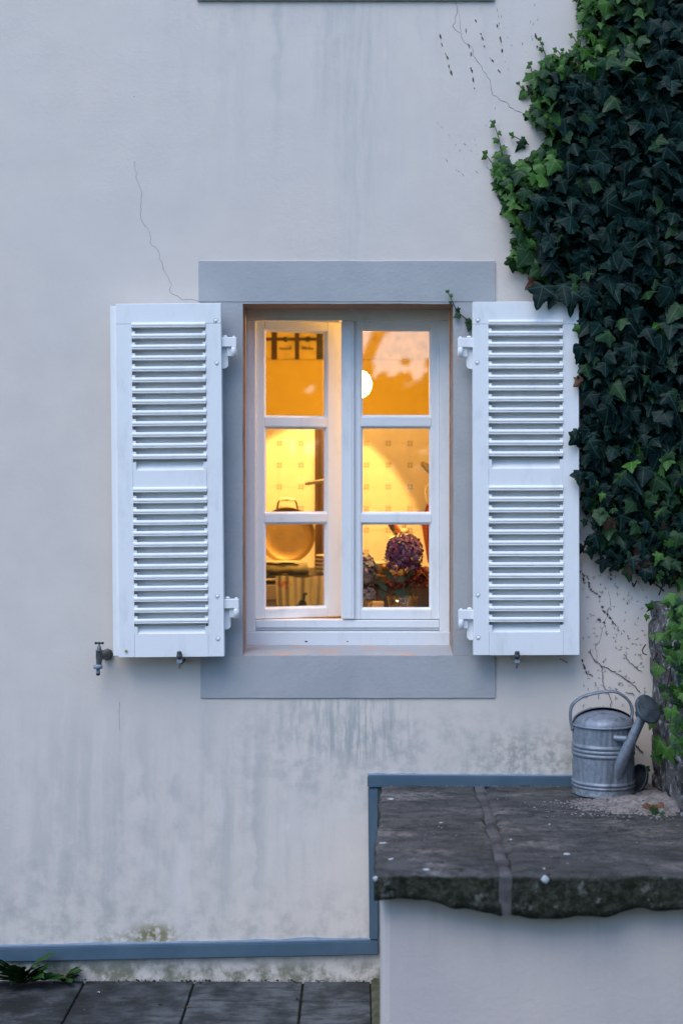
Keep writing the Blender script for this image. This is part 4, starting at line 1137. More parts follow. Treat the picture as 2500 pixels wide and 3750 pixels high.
# ivy scars: dried rootlets left on the plaster
def scars(paths, m, name, label, dens=1.0, w=(.0012, .0045), ln=(.004, .02), gap=(.008, .05), furry=0):
    g = MB()
    for pts in paths:
        q = [P(a, b) for a, b in pts]
        for i in range(len(q)-1):
            a, b = q[i], q[i+1]; L = (b-a).length; d = (b-a)/L; t = R.uniform(0, .01)
            nrm = Vector((-d.z, 0, d.x))
            while t < L:
                l = min(R.uniform(*ln), L-t+.004); ww = R.uniform(*w)*min(1, .4+l*40)
                p0 = a+d*t+nrm*R.gauss(0, .0015); p1 = p0+d*l+nrm*R.gauss(0, .001); pm = (p0+p1)/2
                nv = 6; vs = []
                for k_ in range(nv):
                    s_ = k_/(nv-1); c_ = p0.lerp(p1, s_); h_ = ww*math.sin(math.pi*lerp(.12, .95, s_))*R.uniform(.5, 1.1)*.5
                    vs += [c_+nrm*h_+Vector((0, -.0008, 0)), c_-nrm*h_+Vector((0, -.0008, 0))]
                g.add(vs, [(2*k_, 2*k_+1, 2*k_+3, 2*k_+2) for k_ in range(nv-1)])
                for _ in range(furry):
                    c_ = p0.lerp(p1, R.random()); dd = (nrm*R.choice([-1, 1])+d*R.gauss(0, .6)).normalized()*R.uniform(.003, .012)
                    n2 = Vector((-dd.z, 0, dd.x)).normalized()*.0006
                    g.add([c_-n2+Vector((0, -.0009, 0)), c_+n2+Vector((0, -.0009, 0)), c_+dd+Vector((0, -.0009, 0))], [(0, 1, 2)])
                t += l+R.uniform(*gap)/dens
    return g.build(name, m, label=label, cat="ivy scar", kind="stuff")
T = lambda pts: [(1600+a/1.742, b/1.742) for a, b in pts]
scars([T([(15,200),(30,270),(58,350),(80,430),(100,490)]), T([(240,120),(275,220),(295,280),(335,370),(385,440),(425,480)]), T([(190,180),(195,265),(215,330),(215,440),(240,570)]),
       T([(620,200),(635,280),(630,310)]), T([(380,150),(400,250),(415,330)])],
      M['scar'], "ivy_scar", "dark brown ivy scars dotted on the upper plaster near the ivy", w=(.003, .0085), ln=(.006, .026), gap=(.010, .04))
scars([T([(380,40),(400,180),(405,280),(430,380),(450,450)]), T([(400,90),(440,220),(470,290)]), T([(620,10),(640,110),(600,160)]), T([(590,130),(600,230),(615,300)]),
       T([(0,770),(60,850),(130,940),(170,1010)]), T([(160,905),(240,980),(280,1010),(330,1080)]), T([(50,1000),(120,1085),(190,1130)]), T([(375,680),(345,760),(310,800)]), T([(240,880),(250,960)]),
       T([(530,260),(560,320),(590,380)]), T([(230,1080),(300,1150)])],
      M['scar'], "fine_ivy_scar", "fine broken rootlet lines on the upper plaster near the ivy", w=(.0012, .003), ln=(.003, .014), gap=(.006, .05))
B = lambda pts: [(2100+a/3.92, 2000+b/3.92) for a, b in pts]
scars([B([(85,340),(140,430),(150,520)]), B([(190,420),(220,540),(260,650),(370,720)]), B([(390,830),(420,900),(480,980),(570,1110)]), B([(500,320),(540,470)]), B([(90,1590),(140,1700),(180,1830),(260,1860)]),
       B([(310,1020),(400,1060),(440,1110)]), B([(820,440),(850,590)])],
      M['scar'], "rootlet_scar", "furry rootlet scars on plaster between shutter and stone wall", w=(.003, .009), ln=(.008, .020), gap=(.001, .008), furry=12)
rnd_paths = []
for _ in range(120):
    a, b = R.uniform(2125, 2360), R.uniform(2070, 2600); th = R.gauss(1.0, .5)
    rnd_paths.append([(a, b), (a+12*math.cos(th), b+12*math.sin(th))])
for _ in range(24):
    a, b = R.uniform(2130, 2350), R.uniform(2480, 2660); th = R.gauss(1.0, .7)
    rnd_paths.append([(a, b), (a+20*math.cos(th), b+20*math.sin(th))])
rnd_paths += [B([(600,660),(640,690)]), B([(770,670),(780,710)]), B([(830,710),(850,750)]), B([(880,770),(930,800)]), B([(570,1100),(650,1220),(760,1300),(830,1350)]), B([(960,1190),(1020,1280)]), B([(920,1520),(980,1600),(950,1680)])]
scars(rnd_paths, M['scar_grey'], "grey_rootlet_scar", "small grey rootlet marks on plaster above the watering can", w=(.001, .003), ln=(.004, .014), gap=(.003, .02), furry=4)
# dead bare stems
dead = empty("dead_ivy_stem", P(2400, 2530), "bare dead ivy stem branching on the plaster above the watering can", "ivy")
do = P(2400, 2530)
def dstem(pts, r=.0016):
    q = []
    for i in range(len(pts)-1):
        a, b = P(*pts[i], -.003), P(*pts[i+1], -.003)
        for k_ in range(5): q.append(a.lerp(b, k_/5)+Vector((R.gauss(0, .0018), 0, R.gauss(0, .0018)))-do)
    MB().tube(q, [r*R.uniform(.7, 1.2) for _ in q], 5).build("stem", M['scar'], dead)
dstem(B([(220,1510),(300,1650),(390,1720),(480,1750),(590,1800),(680,1870),(800,1950)]) + [(2350, 2545)], .0013)
dstem(B([(400,1720),(415,1830),(400,1900),(420,1960)]) + [(2212, 2518), (2235, 2560), (2237, 2610)], .0009)
dstem(B([(720,1550),(800,1660),(890,1740),(980,1810)]), .0011)
dstem([(2325, 2728), (2338, 2740), (2355, 2758)], .002)
dstem([(2290, 2536), (2310, 2537), (2328, 2546)], .0012)
dstem([(2048, 2410), (2062, 2420), (2082, 2428)], .0012)

# ------------------------------------------------------------------ weeds and litter at the foot of the wall
def weed(px, py, y, n, s, label):
    base = P(px, py, y); base.z = max(base.z, 0.0); w = empty("weed", base, label, "weed", "weeds rooted along the wall foot")
    for i in range(n):
        a = R.uniform(math.pi*.98, math.pi*2.02); L = s*R.uniform(.6, 1.1); up = R.uniform(.45, 1.35)
        g = MB(); seg = 9; vs = []
        dx, dy = math.cos(a), math.sin(a)*.8
        for k in range(seg+1):
            t = k/seg; r_ = L*t*math.cos(up*(1-.4*t)); z = L*(t*math.sin(up)*1.0-.35*t*t)
            wd = L*.21*math.sin(math.pi*min(1, .12+t*.88))**.7*(1 if k % 2 else .62)*(.35+.65*t if t < .8 else 1.2*(1.08-t)*2.6)
            p = Vector((dx*r_, dy*r_, max(.004, z)))
            sdv = Vector((-dy, dx, .25))*wd
            vs += [p-sdv, p+Vector((0, 0, -wd*.3)), p+sdv]
        g.add(vs, [(3*k+j, 3*k+j+1, 3*k+4+j, 3*k+3+j) for k in range(seg) for j in (0, 1)], 0, True)
        g.build("leaf", M['weed'], w)
weed(80, 3604, -.05, 42, .18, "large leafy weed growing from the joint at the wall foot")
weed(232, 3596, -.02, 12, .10, "small leafy weed between the large weed and the paving joint")
weed(318, 3591, -.015, 5, .025, "tiny weed seedling at the paving joint by the wall")
weed(1105, 3588, -.012, 4, .018, "tiny green sprout in the paving joint under the window")
weed(1090, 3665, -.20, 6, .022, "small sprout where two paving joints cross")
weed(665, 3655, -.18, 4, .015, "tiny sprout in the dark paving joint")
def litter(px, py, s, m, name, label, cat):
    d = EYE*F/(py-VY); q = P(px, py, d-D); q.z = .004
    g = MB(); vs = [(0, 0, s*.25)]
    for k in range(9):
        a = 2*math.pi*k/9; r_ = s*R.uniform(.6, 1.3); vs.append((r_*math.cos(a), r_*math.sin(a)*.7, R.uniform(0, s*.35)))
    g.add(vs, [(0, 1+k, 1+(k+1) % 9) for k in range(9)]); g.build(name, m, None, q, label=label, cat=cat)
rust = mat("rust_dry_leaf", (.22, .085, .035), .8, (.12, .05, .03), 50)
dkl = mat("dark_dry_leaf", (.04, .022, .016), .85, (.06, .035, .025), 50)
litter(1343, 3578, .018, rust, "fallen_leaf", "rust-coloured curled leaf in the corner by the block", "leaf")
litter(1322, 3583, .010, dkl, "fallen_leaf", "dark crumpled leaf beside the rust-coloured leaf", "leaf")
litter(1278, 3583, .009, M['weed'], "fallen_leaf", "small green leaf scrap by the wall foot near the block", "leaf")
litter(585, 3681, .009, dkl, "fallen_leaf", "dark leaf scrap on the paving under the left shutter", "leaf")
litter(690, 3692, .007, rust, "fallen_leaf", "small brown leaf scrap next to the paving joint", "leaf")
litter(362, 3638, .007, M['dropping'], "paper_scrap", "small white scrap lying on the dark paving", "litter")
litter(1063, 3583, .006, M['dropping'], "paper_scrap", "white chip at the wall foot under the window", "litter")
litter(550, 3588, .008, M['grey_plastic'], "pebble", "pale bluish pebble at the wall foot", "pebble")
grains(170, lambda: (R.uniform(-1.2, .03), -abs(R.gauss(0, .012))-.004, .003), .0015, .006, mat("dark_crumb", (.05, .04, .032), .95), "wall_foot_debris", "dark crumbs collected along the foot of the wall", "debris")
grains(90, lambda: (R.uniform(-1.3, .04), R.uniform(-.55, -.02), .002), .001, .0035, mat("grey_crumb", (.10, .09, .08), .95), "paving_crumbs", "tiny crumbs scattered on the paving", "debris")
# mossy strip between paving and block
g = MB(); vs = []
for k in range(31):
    y = lerp(-.004, -1.4, k/30)
    for x_, z_ in ((.046, .001), (.058+R.uniform(-.003, .003), .008+R.uniform(0, .006)), (.085, .006)): vs.append((x_, y, z_))
g.add(vs, [(3*k+j, 3*k+j+1, 3*k+4+j, 3*k+3+j) for k in range(30) for j in (0, 1)], 0, True)
g.build("moss", mat("mossy_joint", (.10, .095, .06), .95, (.05, .055, .022), 25, bump=.8, bscale=90), label="mossy strip between the paving and the rendered block", cat="moss", kind="stuff")

# ------------------------------------------------------------------ kitchen behind the window
KY = 2.0; KX0, KX1, KZ0, KZ1 = -1.5, 1.9, .45, 2.95
def room(name, a, b, m): return MB().box(a, b).build(name, m, kind="structure")
room("kitchen_floor", (KX0-.1, WT+.004, KZ0-.1), (KX1+.1, KY+.1, KZ0), M['kfloor'])
room("kitchen_ceiling", (KX0-.1, WT+.004, KZ1), (KX1+.1, KY+.1, KZ1+.1), mat("kitchen_ceiling_paint", (.75, .68, .5), .9))
room("kitchen_side_wall", (KX0-.1, WT+.004, KZ0+.002), (KX0, KY+.1, KZ1-.002), M['amber'])
room("kitchen_side_wall", (KX1, WT+.004, KZ0+.002), (KX1+.1, KY+.1, KZ1-.002), M['amber'])
kb = room("kitchen_back_wall", (KX0-.002, KY+.012, KZ0+.002), (KX1+.002, KY+.1, KZ1-.002), M['amber'])
TS = .1078
tm = MB().box((-TS/2+.0003, -.006, -TS/2+.0003), (TS/2-.0003, .004, TS/2-.0003), bev=.0006).mesh("tile", M['tile'])
gx, gz = PX(1023, KY), PZ(1624, KY)
ztop_t = gz+TS
for i in range(-2, 9):
    for j in range(-1, 8):
        place("tile", tm, kb, (gx+(i+.5)*TS, KY, gz-(j+.5)*TS+TS*0))
MB().box((gx-2*TS, KY+.002, gz-8*TS), (gx+9*TS, KY+.0115, gz+TS)).build("grout_bed", M['grout'], kb)
# painted frieze panels high on the back wall
zf0, zf1 = PZ(1317, KY), PZ(1200, KY)
fr = MB().box((PX(900, KY), KY-.010, zf0), (PX(1700, KY), KY+.0115, zf1+.25), bev=.002).build("frieze_panel", mat("frieze_ochre", (.74, .575, .14), .8), kb)
for (a, b) in ((995, 1015), (1080, 1096), (1159, 1184)):
    MB().box((PX(a, KY), KY-.014, zf0), (PX(b, KY), KY-.0102, zf1+.2)).build("frieze_stile", M['walnut'] if a < 1100 else M['ink'], fr)
MB().box((PX(900, KY), KY-.0130, PZ(1249, KY)), (PX(1158, KY), KY-.0103, PZ(1237, KY))).build("frieze_line", M['ink'], fr)
for cx_ in (1047, 1127):
    q = P(cx_, 1243, KY); MB().lathe([(.0001, 0), (.014, 0), (.012, .006), (.0001, .008)], 12, 0, Matrix.Translation((q.x, KY-.013, q.z)) @ Matrix.Rotation(math.pi/2, 4, 'X')).build("frieze_flower", M['ink'], fr)
    # an illegible painted word under each flower
    x0_ = PX(cx_-22, KY); 
    for t in range(7):
        xx_ = x0_+t*.0085; hh_ = R.choice([.008, .010, .016, .008]); q2 = PZ(1281, KY)
        MB().box((xx_, KY-.0125, q2), (xx_+.006, KY-.0103, q2+hh_)).build("painted_letter", M['ink'], fr)

# lamps
gl = empty("globe_lamp", (PX(1308, 1.0), 1.0, KZ1), "glowing white globe lamp half hidden behind the centre mullion", "lamp")
gz_ = PZ(1407, 1.0)-KZ1
MB().sphere((0, 0, gz_), .061, 28, 16).build("globe", M['globe'], gl)
MB().lathe([(.022, gz_+.055), (.024, gz_+.075), (.010, gz_+.085)], 16).build("cap", M['brass'], gl)
MB().tube([(0, 0, gz_+.08), (0, 0, 0)], .003, 6).build("cord", M['black'], gl)
# added unseen spotlight, aimed at the cooker wall to arch light over the tiles
sx, sy, sz = PX(1150, KY), .90, 2.75
pn = empty("added_spotlight", (sx, sy, KZ1), "added unseen spotlight throwing a bright arched pool onto the kitchen tiles", "lamp")
aim = Vector((0, KY-sy, 1.377-sz)).normalized()
am = Matrix.Translation((0, 0, sz-KZ1)) @ aim.to_track_quat('Z', 'Y').to_matrix().to_4x4()
MB().lathe([(.030, -.09), (.042, -.08), (.045, .020), (.043, .020), (.040, -.07), (.0001, -.075)], 28, 0, am).build("housing", M['iron'], pn)
MB().tube([(0, 0, 0), (0, 0, -.08), am @ Vector((0, 0, -.085))], .008, 8).build("stem", M['iron'], pn)
MB().sphere(am @ Vector((0, 0, -.040)), .022, 14, 8).build("bulb", M['globe'], pn)
ld = bpy.data.lights.new("spotlight_beam", 'SPOT'); ld.energy = 95; ld.color = WARM; ld.spot_size = math.radians(40); ld.spot_blend = .16; ld.shadow_soft_size = .015
lo = bpy.data.objects.new("spotlight_beam", ld); COL.objects.link(lo); lo.parent = pn
lo.matrix_local = am @ Matrix.Translation((0, 0, .022)) @ Matrix.Rotation(math.pi, 4, 'X')
# unseen lamp added right of the window to put a glow on the ajar sash
wl = empty("added_sash_lamp", (.64, .385, 2.24), "added unseen lamp just inside to the right, glowing on the ajar sash", "lamp")
MB().lathe([(.028, 0), (.030, .006), (.012, .012), (.010, .03)], 18, 0, Matrix.Translation((.03, -.080, -.09)) @ Matrix.Rotation(-math.pi/2, 4, 'X')).build("backplate", M['brass'], wl)
MB().tube([(.03, -.06, -.09), (.03, -.01, -.10), (.0, 0, -.03)], .006, 8).build("arm", M['brass'], wl)
MB().sphere((0, 0, 0), .026, 18, 12).build("globe", emit_mat("added_lit_globe", WARM, 800), wl)
sh = Vector((1, .22, 0)).to_track_quat('Z', 'Y').to_matrix().to_4x4()  # half shade shaped to keep the added glow on the sash
MB().lathe([(.056*math.sin(t), .056*math.cos(t)) for t in [max(.001, i*math.pi*.56/12) for i in range(13)]], 28, 0, sh, cap=False).build("shade", M['iron'], wl)
# cooker / counter along the back wall
cz = PZ(2093, 1.45)
ck = empty("cooker", (PX(1040, 1.3), 1.3, KZ0), "cream enamelled cooker under the standing brass pan", "cooker")
def ckb(name, a, b, m, bev=.004): return MB().box((a[0]-PX(1040, 1.3), a[1]-1.3, a[2]-KZ0), (b[0]-PX(1040, 1.3), b[1]-1.3, b[2]-KZ0), bev=bev).build(name, m, ck)
cxr = PX(1235, 1.3)
ckb("body", (-1.2, 1.32, KZ0), (cxr, 1.94, cz-.045), M['cream'])
ckb("hob", (-1.2, 1.30, cz-.044), (cxr, 1.96, cz-.012), M['black'])
ckb("control_panel", (-1.2, 1.30, cz-.12), (cxr-.002, 1.318, cz-.05), M['cream'])
ckb("oven_slot", (-1.2, 1.306, PZ(2165, 1.3)), (PX(1022, 1.3), 1.319, PZ(2145, 1.3)), M['black'], .001)
MB().tube([(-1.0-PX(1040, 1.3), -.035, PZ(2123, 1.26)-KZ0), (cxr-PX(1040, 1.3), -.035, PZ(2123, 1.26)-KZ0)], .006, 10).build("towel_rail", M['porcelain'], ck)
# brass pan standing on edge
rp = 104/F*(D+1.62)
pan = empty("brass_pan", (PX(1050, 1.62), 1.62, PZ(2064, 1.62)), "round tarnished brass pan standing on edge at the cooker", "pan")
tilt = Matrix.Rotation(math.radians(-8), 4, 'X') @ Matrix.Translation((0, 0, rp)) @ Matrix.Rotation(math.radians(90), 4, 'X')
MB().lathe([(.0001, -.012), (rp*.55, -.013), (rp*.80, -.010), (rp*.90, -.002), (rp*.97, .014), (rp*1.0, .016), (rp*1.0, .012), (rp*.93, -.008), (rp*.8, -.016), (.0001, -.018)], 56, 0, tilt).build("pan_body", M['brass_pan'], pan)
hz = 1.02*rp
MB().tube([tilt @ Vector(q) for q in ((-.047, hz*.90, .012), (-.042, hz+.016, .016), (-.034, hz+.030, .018), (.036, hz+.030, .018), (.044, hz+.014, .016), (.050, hz*.90, .012))], .0045, 8).build("handle_bracket", M['iron'], pan)
MB().tube([tilt @ Vector(q) for q in ((-.034, hz+.030, .018), (-.014, hz+.033, .018), (0, hz+.036, .018), (.016, hz+.033, .018), (.036, hz+.030, .018))], [.006, .0075, .008, .0075, .006], 10).build("handle_grip", M['porcelain'], pan)
# rolled cloth in front of the pan
rl = empty("cloth_roll", (PX(1060, 1.45), 1.45, cz-.01), "grey-green rolled cloth lying in front of the brass pan", "cloth")
g = MB(); pts = [(lerp(-.24, .085, t/12), .004*math.sin(t), .024+.003*math.sin(t*1.7)) for t in range(13)]
g.tube(pts, [.026+.002*math.sin(t*2.3) for t in range(13)], 14).build("roll", M['wicker'], rl)
MB().box((-.24, -.03, .052), (.045, .03, .058), bev=.002).build("pale_hem", M['porcelain'], rl)
# plates stacked at the end of the cooker
for i in range(5):
    zq = PZ(2098, 1.42)+.0175*i
    MB().lathe([(.0001, 0), (.04, 0), (.075, .006), (.083, .010), (.083, .0125), (.072, .009), (.04, .003), (.0001, .003)], 36).build("dinner_plate", M['porcelain'], None, (PX(1222, 1.42), 1.42, zq),
        label=["lowest white plate", "second white plate from the bottom", "middle white plate", "second white plate from the top", "topmost white plate"][i]+" in the stack at the cooker's end", cat="plate", group="plates stacked at the cooker's end")
# tea towel over the rail
g = MB(); nu, nv = 40, 22; vs = []
for i in range(nu+1):
    u = i/nu; px_ = lerp(1008, 1198, u)
    for j in range(nv+1):
        v_ = j/nv; py = lerp(2112-4*math.sin(u*9), 2262, v_)
        fold = .012*math.sin(u*17+.6*math.sin(v_*2))*(.35+.65*v_)+.006*math.sin(u*41)
        y = 1.25-.004+fold
        q = P(lerp(px_, px_+ (u-.5)*-16*v_, 1), py, y); vs.append(q-Vector((0, 0, 0)))
g.add(vs, [(i*(nv+1)+j, (i+1)*(nv+1)+j, (i+1)*(nv+1)+j+1, i*(nv+1)+j+1) for i in range(nu) for j in range(nv)], 0, True)
g.build("tea_towel", M['towel'], label="printed tea towel hanging over the cooker rail", cat="towel")
# tall dark cupboard end beside the cooker and the white handle
cb = empty("dark_cupboard", (PX(1230, 1.85), 1.85, KZ0), "tall dark wooden cupboard end behind the sash stile", "cupboard")
MB().box((PX(1152, 1.93)-PX(1230, 1.85), .098, 0), (PX(1318, 1.93)-PX(1230, 1.85), .142, PZ(1535, 1.75)-KZ0), bev=.003).build("carcass", M['walnut'], cb)
MB().box((PX(1168, 1.93)-PX(1230, 1.85), .088, .2), (PX(1306, 1.93)-PX(1230, 1.85), .0975, PZ(1545, 1.74)-KZ0), bev=.003).build("door", M['walnut'], cb)
q0, q1 = P(1118, 1772, 1.25), P(1205, 1756, 1.15)
MB().tube([q0, q0.lerp(q1, .1), q0.lerp(q1, .6), q1], [.0055, .0085, .008, .007], 12).build("ladle_handle", M['porcelain'], None, label="white ladle handle jutting left in front of the dark cupboard", cat="ladle")

# worktop on the right with utensils
wt = PZ(2098, 1.5)
wk = empty("worktop", (PX(1450, 1.5), 1.5, KZ0), "dark worktop with clutter behind the hydrangeas", "worktop")
wo = Vector((PX(1450, 1.5), 1.5, KZ0))
MB().box(Vector((PX(1322, 1.3), 1.30, wt-.04))-wo, Vector((1.2, 1.985, wt))-wo, bev=.004).build("top", M['walnut'], wk)
MB().box(Vector((PX(1325, 1.3), 1.33, KZ0))-wo, Vector((1.19, 1.97, wt-.042))-wo, bev=.004).build("base", M['walnut'], wk)
MB().box(Vector((PX(1345, 1.3), 1.315, PZ(2330, 1.3)))-wo, Vector((PX(1405, 1.3), 1.329, PZ(2203, 1.3)))-wo, bev=.004).build("drawer_front", M['cream'], wk)
q = P(1385, 2092, 1.5)
g = MB().lathe([(.0001, 0), (.05, 0), (.075, .03), (.088, .042), (.088, .047), (.07, .03), (.045, .006), (.0001, .005)], 36, 0, Matrix.Diagonal((1, .8, 1, 1)))
g.build("white_dish", M['porcelain'], None, (q.x, 1.6, wt), label="white oval dish on the worktop left of the purple hydrangea", cat="dish")
q = P(1406, 2110, 1.38)
kn = empty("pepper_mill", (q.x, 1.38, wt), "small brown turned pepper mill beside the hydrangea leaves", "pepper mill")
MB().lathe([(.0001, -.0), (.018, 0), (.016, .012), (.009, .020), (.012, .026), (.0001, .026)], 16).build("mill_body", M['walnut'], kn)
MB().sphere((0, 0, .036), .0125, 14, 10).build("mill_knob", M['brass'], kn)
for i, (a, b, r_, lab) in enumerate(((1441, 1973, .0195, "left round white garlic bulb above the purple hydrangea"), (1468, 1967, .019, "middle round white garlic bulb above the purple hydrangea"), (1481, 1944, .016, "highest round white garlic bulb above the purple hydrangea"))):
    q = P(a, b, 1.75)
    gg = empty("garlic_bulb", q, lab, "garlic", "garlic bulbs hanging at the tiled wall")
    MB().sphere((0, 0, 0), r_, 16, 10, scale=(1.15, 1, .85)).build("bulb", M['porcelain'], gg)
    MB().tube([(0, 0, r_*.8), (.006, .01, r_*2), (.01, .02, r_*3)], [.004, .003, .0025], 6).build("stalk", M['hstem'], gg)
q0, q1 = P(1424, 1915, 1.78), P(1458, 1972, 1.76)
MB().tube([q0, q0.lerp(q1, .5), q1], [.011, .010, .009], 10).build("pan_handle", M['black'], None, label="black slanting pan handle against the tiles", cat="pan handle")
MB().tube([P(1440, 1915, 1.79), P(1462, 1948, 1.77)], .009, 10).build("red_utensil", mat("red_plastic", (.35, .04, .02), .4), None, label="red utensil handle beside the black pan handle", cat="utensil")
# slotted spoon, jug handle and checked cloth at the pane's right edge
ss = empty("skimmer", P(1555, 1712, 1.6), "perforated metal skimmer at the right edge of the middle pane", "skimmer"); so = P(1555, 1712, 1.6)
mx = Matrix.Translation((.016, 0, -.006)) @ Matrix.Rotation(math.radians(42), 4, 'Y')
g = MB().sphere((0, 0, 0), 1, 22, 12, scale=(.046, .010, .017)); g.v = [tuple(mx @ Vector(v)) for v in g.v]
g.build("bowl", mat('perforated_steel', (.30, .25, .16), .4, (.06, .05, .03), 240, metal=.4), ss)
MB().tube([mx @ Vector((.044, 0, 0)), mx @ Vector((.10, 0, -.0)), mx @ Vector((.16, 0, -.03))], .004, 8).build("shaft", M['steel_bright'], ss)
jg = empty("white_jug", (PX(1610, 1.6), 1.6, PZ(1900, 1.6)), "white jug whose handle shows at the right pane edge", "jug")
jo = Vector((PX(1610, 1.6), 1.6, PZ(1900, 1.6)))
MB().lathe([(.0001, 0), (.035, 0), (.045, .03), (.042, .09), (.034, .14), (.038, .17), (.035, .17), (.03, .14), (.038, .09), (.04, .03), (.0001, .004)], 28).build("jug_body", M['porcelain'], jg)
MB().tube([P(a, b, 1.6)-jo for a, b in ((1585,1778),(1568,1776),(1560,1785),(1557,1805),(1562,1830),(1570,1848),(1582,1856))], .0055, 10).build("jug_handle", M['porcelain'], jg)
MB().box((-.07, -.06, -.018), (.35, .36, -.001), bev=.002).build("jug_ledge", M['walnut'], jg)
g = MB(); vs = []
nu, nv = 18, 18
for i in range(nu+1):
    for j in range(nv+1):
        u, v_ = i/nu, j/nv
        xl_ = lerp(1562, 1541, min(1, v_*3)) if v_ < .33 else lerp(1541, 1566, (v_-.33)/.67)
        q = P(lerp(xl_, 1600, u), lerp(1846, 2062, v_), 1.5+.012*math.sin(u*14+v_*2)); vs.append(q)
g.add(vs, [(i*(nv+1)+j, (i+1)*(nv+1)+j, (i+1)*(nv+1)+j+1, i*(nv+1)+j+1) for i in range(nu) for j in range(nv)], 0, True)
g.build("checked_cloth", M['check'], label="red checked cloth hanging at the right edge of the lower pane", cat="cloth")

# inner window board with the flowers
room("kitchen_window_board", (OX0-.1, WT+.005, PZ(2262, .35)-.03), (OX1+.1, WT+.10, PZ(2262, .35)), mat("window_board_oak", (.16, .09, .05), .5))
SB = PZ(2262, .35)
def tumbler(px, y, r, h, label):
    t = empty("glass_tumbler", (PX(px, y), y, SB), label, "glass")
    MB().lathe([(.0001, .004), (r*.72, .004), (r*.97, h), (r, h+.001), (r*.995, h), (r*.80, 0), (.0001, 0)], 32).build("tumbler_wall", M['tumbler'], t)
    MB().lathe([(.0001, .006), (r*.71, .006), (r*.85, h*.55), (.0001, h*.55)], 28).build("water", M['tumbler'], t)
    return t
TY = .40
h_ = PZ(2187, TY)-SB
tumbler(1473, TY, 57/F*(D+TY), h_, "clear glass tumbler holding the purple hydrangea")
tumbler(1318, TY, .050, h_*.9, "glass tumbler behind the mullion holding the pale hydrangea")
def floret_cloud(g, c, rad, n, s, squash=(1, .9, 1)):
    for i in range(n):
        # even directions over the head
        z = 1-2*(i+.5)/n; a = i*2.39996+R.uniform(-.3, .3); rr = math.sqrt(max(0, 1-z*z))
        d = Vector((rr*math.cos(a), rr*math.sin(a), z))
        if d.z < -.75: continue
        b = 1+.10*mnoise.noise(d*2.5+c*9)+R.uniform(-.10, .08)
        p = c+Vector((d.x*rad*squash[0], d.y*rad*squash[1], d.z*rad*squash[2]))*b
        nrm = (d+Vector((R.gauss(0, .35), R.gauss(0, .35), R.gauss(0, .35)))).normalized()
        u = nrm.orthogonal().normalized(); u.rotate(Matrix.Rotation(R.uniform(0, 6.28), 3, nrm)); w = nrm.cross(u)
        sz = s*R.uniform(.75, 1.2)
        for k in range(4):
            a2 = k*math.pi/2; e1 = u*math.cos(a2)+w*math.sin(a2); e2 = -u*math.sin(a2)+w*math.cos(a2)
            cup = R.uniform(-.1, .45)
            vs = [p+nrm*.001, p+e1*sz*.45+e2*sz*.42+nrm*sz*cup*.5, p+e1*sz*.95+e2*sz*.28+nrm*sz*cup, p+e1*sz*1.0-e2*sz*.25+nrm*sz*(cup-.1), p+e1*sz*.45-e2*sz*.42+nrm*sz*cup*.5]
            g.add(vs, [(0, 1, 2), (0, 2, 3), (0, 3, 4)], 0, False)
def hleaf(par, org, p, d, L, wd, droop=.4):
    p, d = Vector(p), Vector(d).normalized(); sd_ = d.cross(Vector((0, -1, .3))).normalized(); vs = []
    for k in range(9):
        t = k/8; c_ = p+d*L*t+Vector((0, 0, -droop*L*t*t)); w_ = wd*.72*math.sin(math.pi*min(.985, .06+t*.93))**1.15*(1+.16*(-1)**k)
        vs += [c_-sd_*w_+Vector((0, -.002, .006)), c_, c_+sd_*w_+Vector((0, .002, .006))]
    g = MB(); g.add([v-org for v in vs], [(3*k+j, 3*k+j+1, 3*k+4+j, 3*k+3+j) for k in range(8) for j in (0, 1)], 0, True); g.build("leaf", M['hleaf'], par)
def hydrangea(label, px, py, y, rpx, mname, base_px, n, s, squash=(1, .9, 1.05)):
    c = P(px, py, y); org = Vector((PX(base_px, y), y, SB))
    h = empty("hydrangea", org, label, "hydrangea", "hydrangeas on the inner window board")
    g = MB(); floret_cloud(g, c, rpx/F*(D+y), n, s, squash); floret_cloud(g, c, rpx/F*(D+y)*.72, n//2, s, squash)
    g.v = [(v[0]-org.x, v[1]-org.y, v[2]-org.z) for v in g.v]
    o = g.build("flower_head", M[mname], h); o["kind"] = "stuff"
    MB().tube([Vector((0, 0, .012)), (c-org)*.5+Vector((.004, 0, 0)), c-org], [.003, .0032, .0028], 8).build("stem", M['hstem'], h)
    return h, org
h1, g1 = hydrangea("purple faded hydrangea head in the glass tumbler", 1478, 2030, TY, 62, 'petal_purple', 1468, 230, .0140, (1.05, .8, 1.15))
hleaf(h1, g1, P(1445, 2135, TY-.03), (-.75, -.2, .9), .075, .016, .1)
hleaf(h1, g1, P(1442, 2128, TY-.05), (.75, -.3, .12), .055, .018, .1)
hleaf(h1, g1, P(1490, 2125, TY-.03), (.5, -.2, .8), .05, .013, .2)
hleaf(h1, g1, P(1492, 2165, TY-.03), (.35, -.3, .6), .032, .010, .3)
hleaf(h1, g1, P(1435, 2178, TY-.02), (1, .1, .05), .075, .022, .05)
h2, g2 = hydrangea("pale cream and pink hydrangea half hidden behind the mullion", 1330, 2095, TY+.02, 46, 'petal_cream', 1320, 130, .0135, (1, .8, 1.25))
hleaf(h2, g2, P(1372, 2125, TY-.02), (.75, -.2, -.55), .07, .016, .2)
hleaf(h2, g2, P(1385, 2165, TY-.02), (.45, -.2, -.5), .045, .015, .2)
g = MB(); org = g2
floret_cloud(g, P(1345, 2178, TY), .026, 40, .012, (1.1, .8, 1)); g.v = [(v[0]-org.x, v[1]-org.y, v[2]-org.z) for v in g.v]
o = g.build("flower_head", M['petal_cream'], h2); o["kind"] = "stuff"
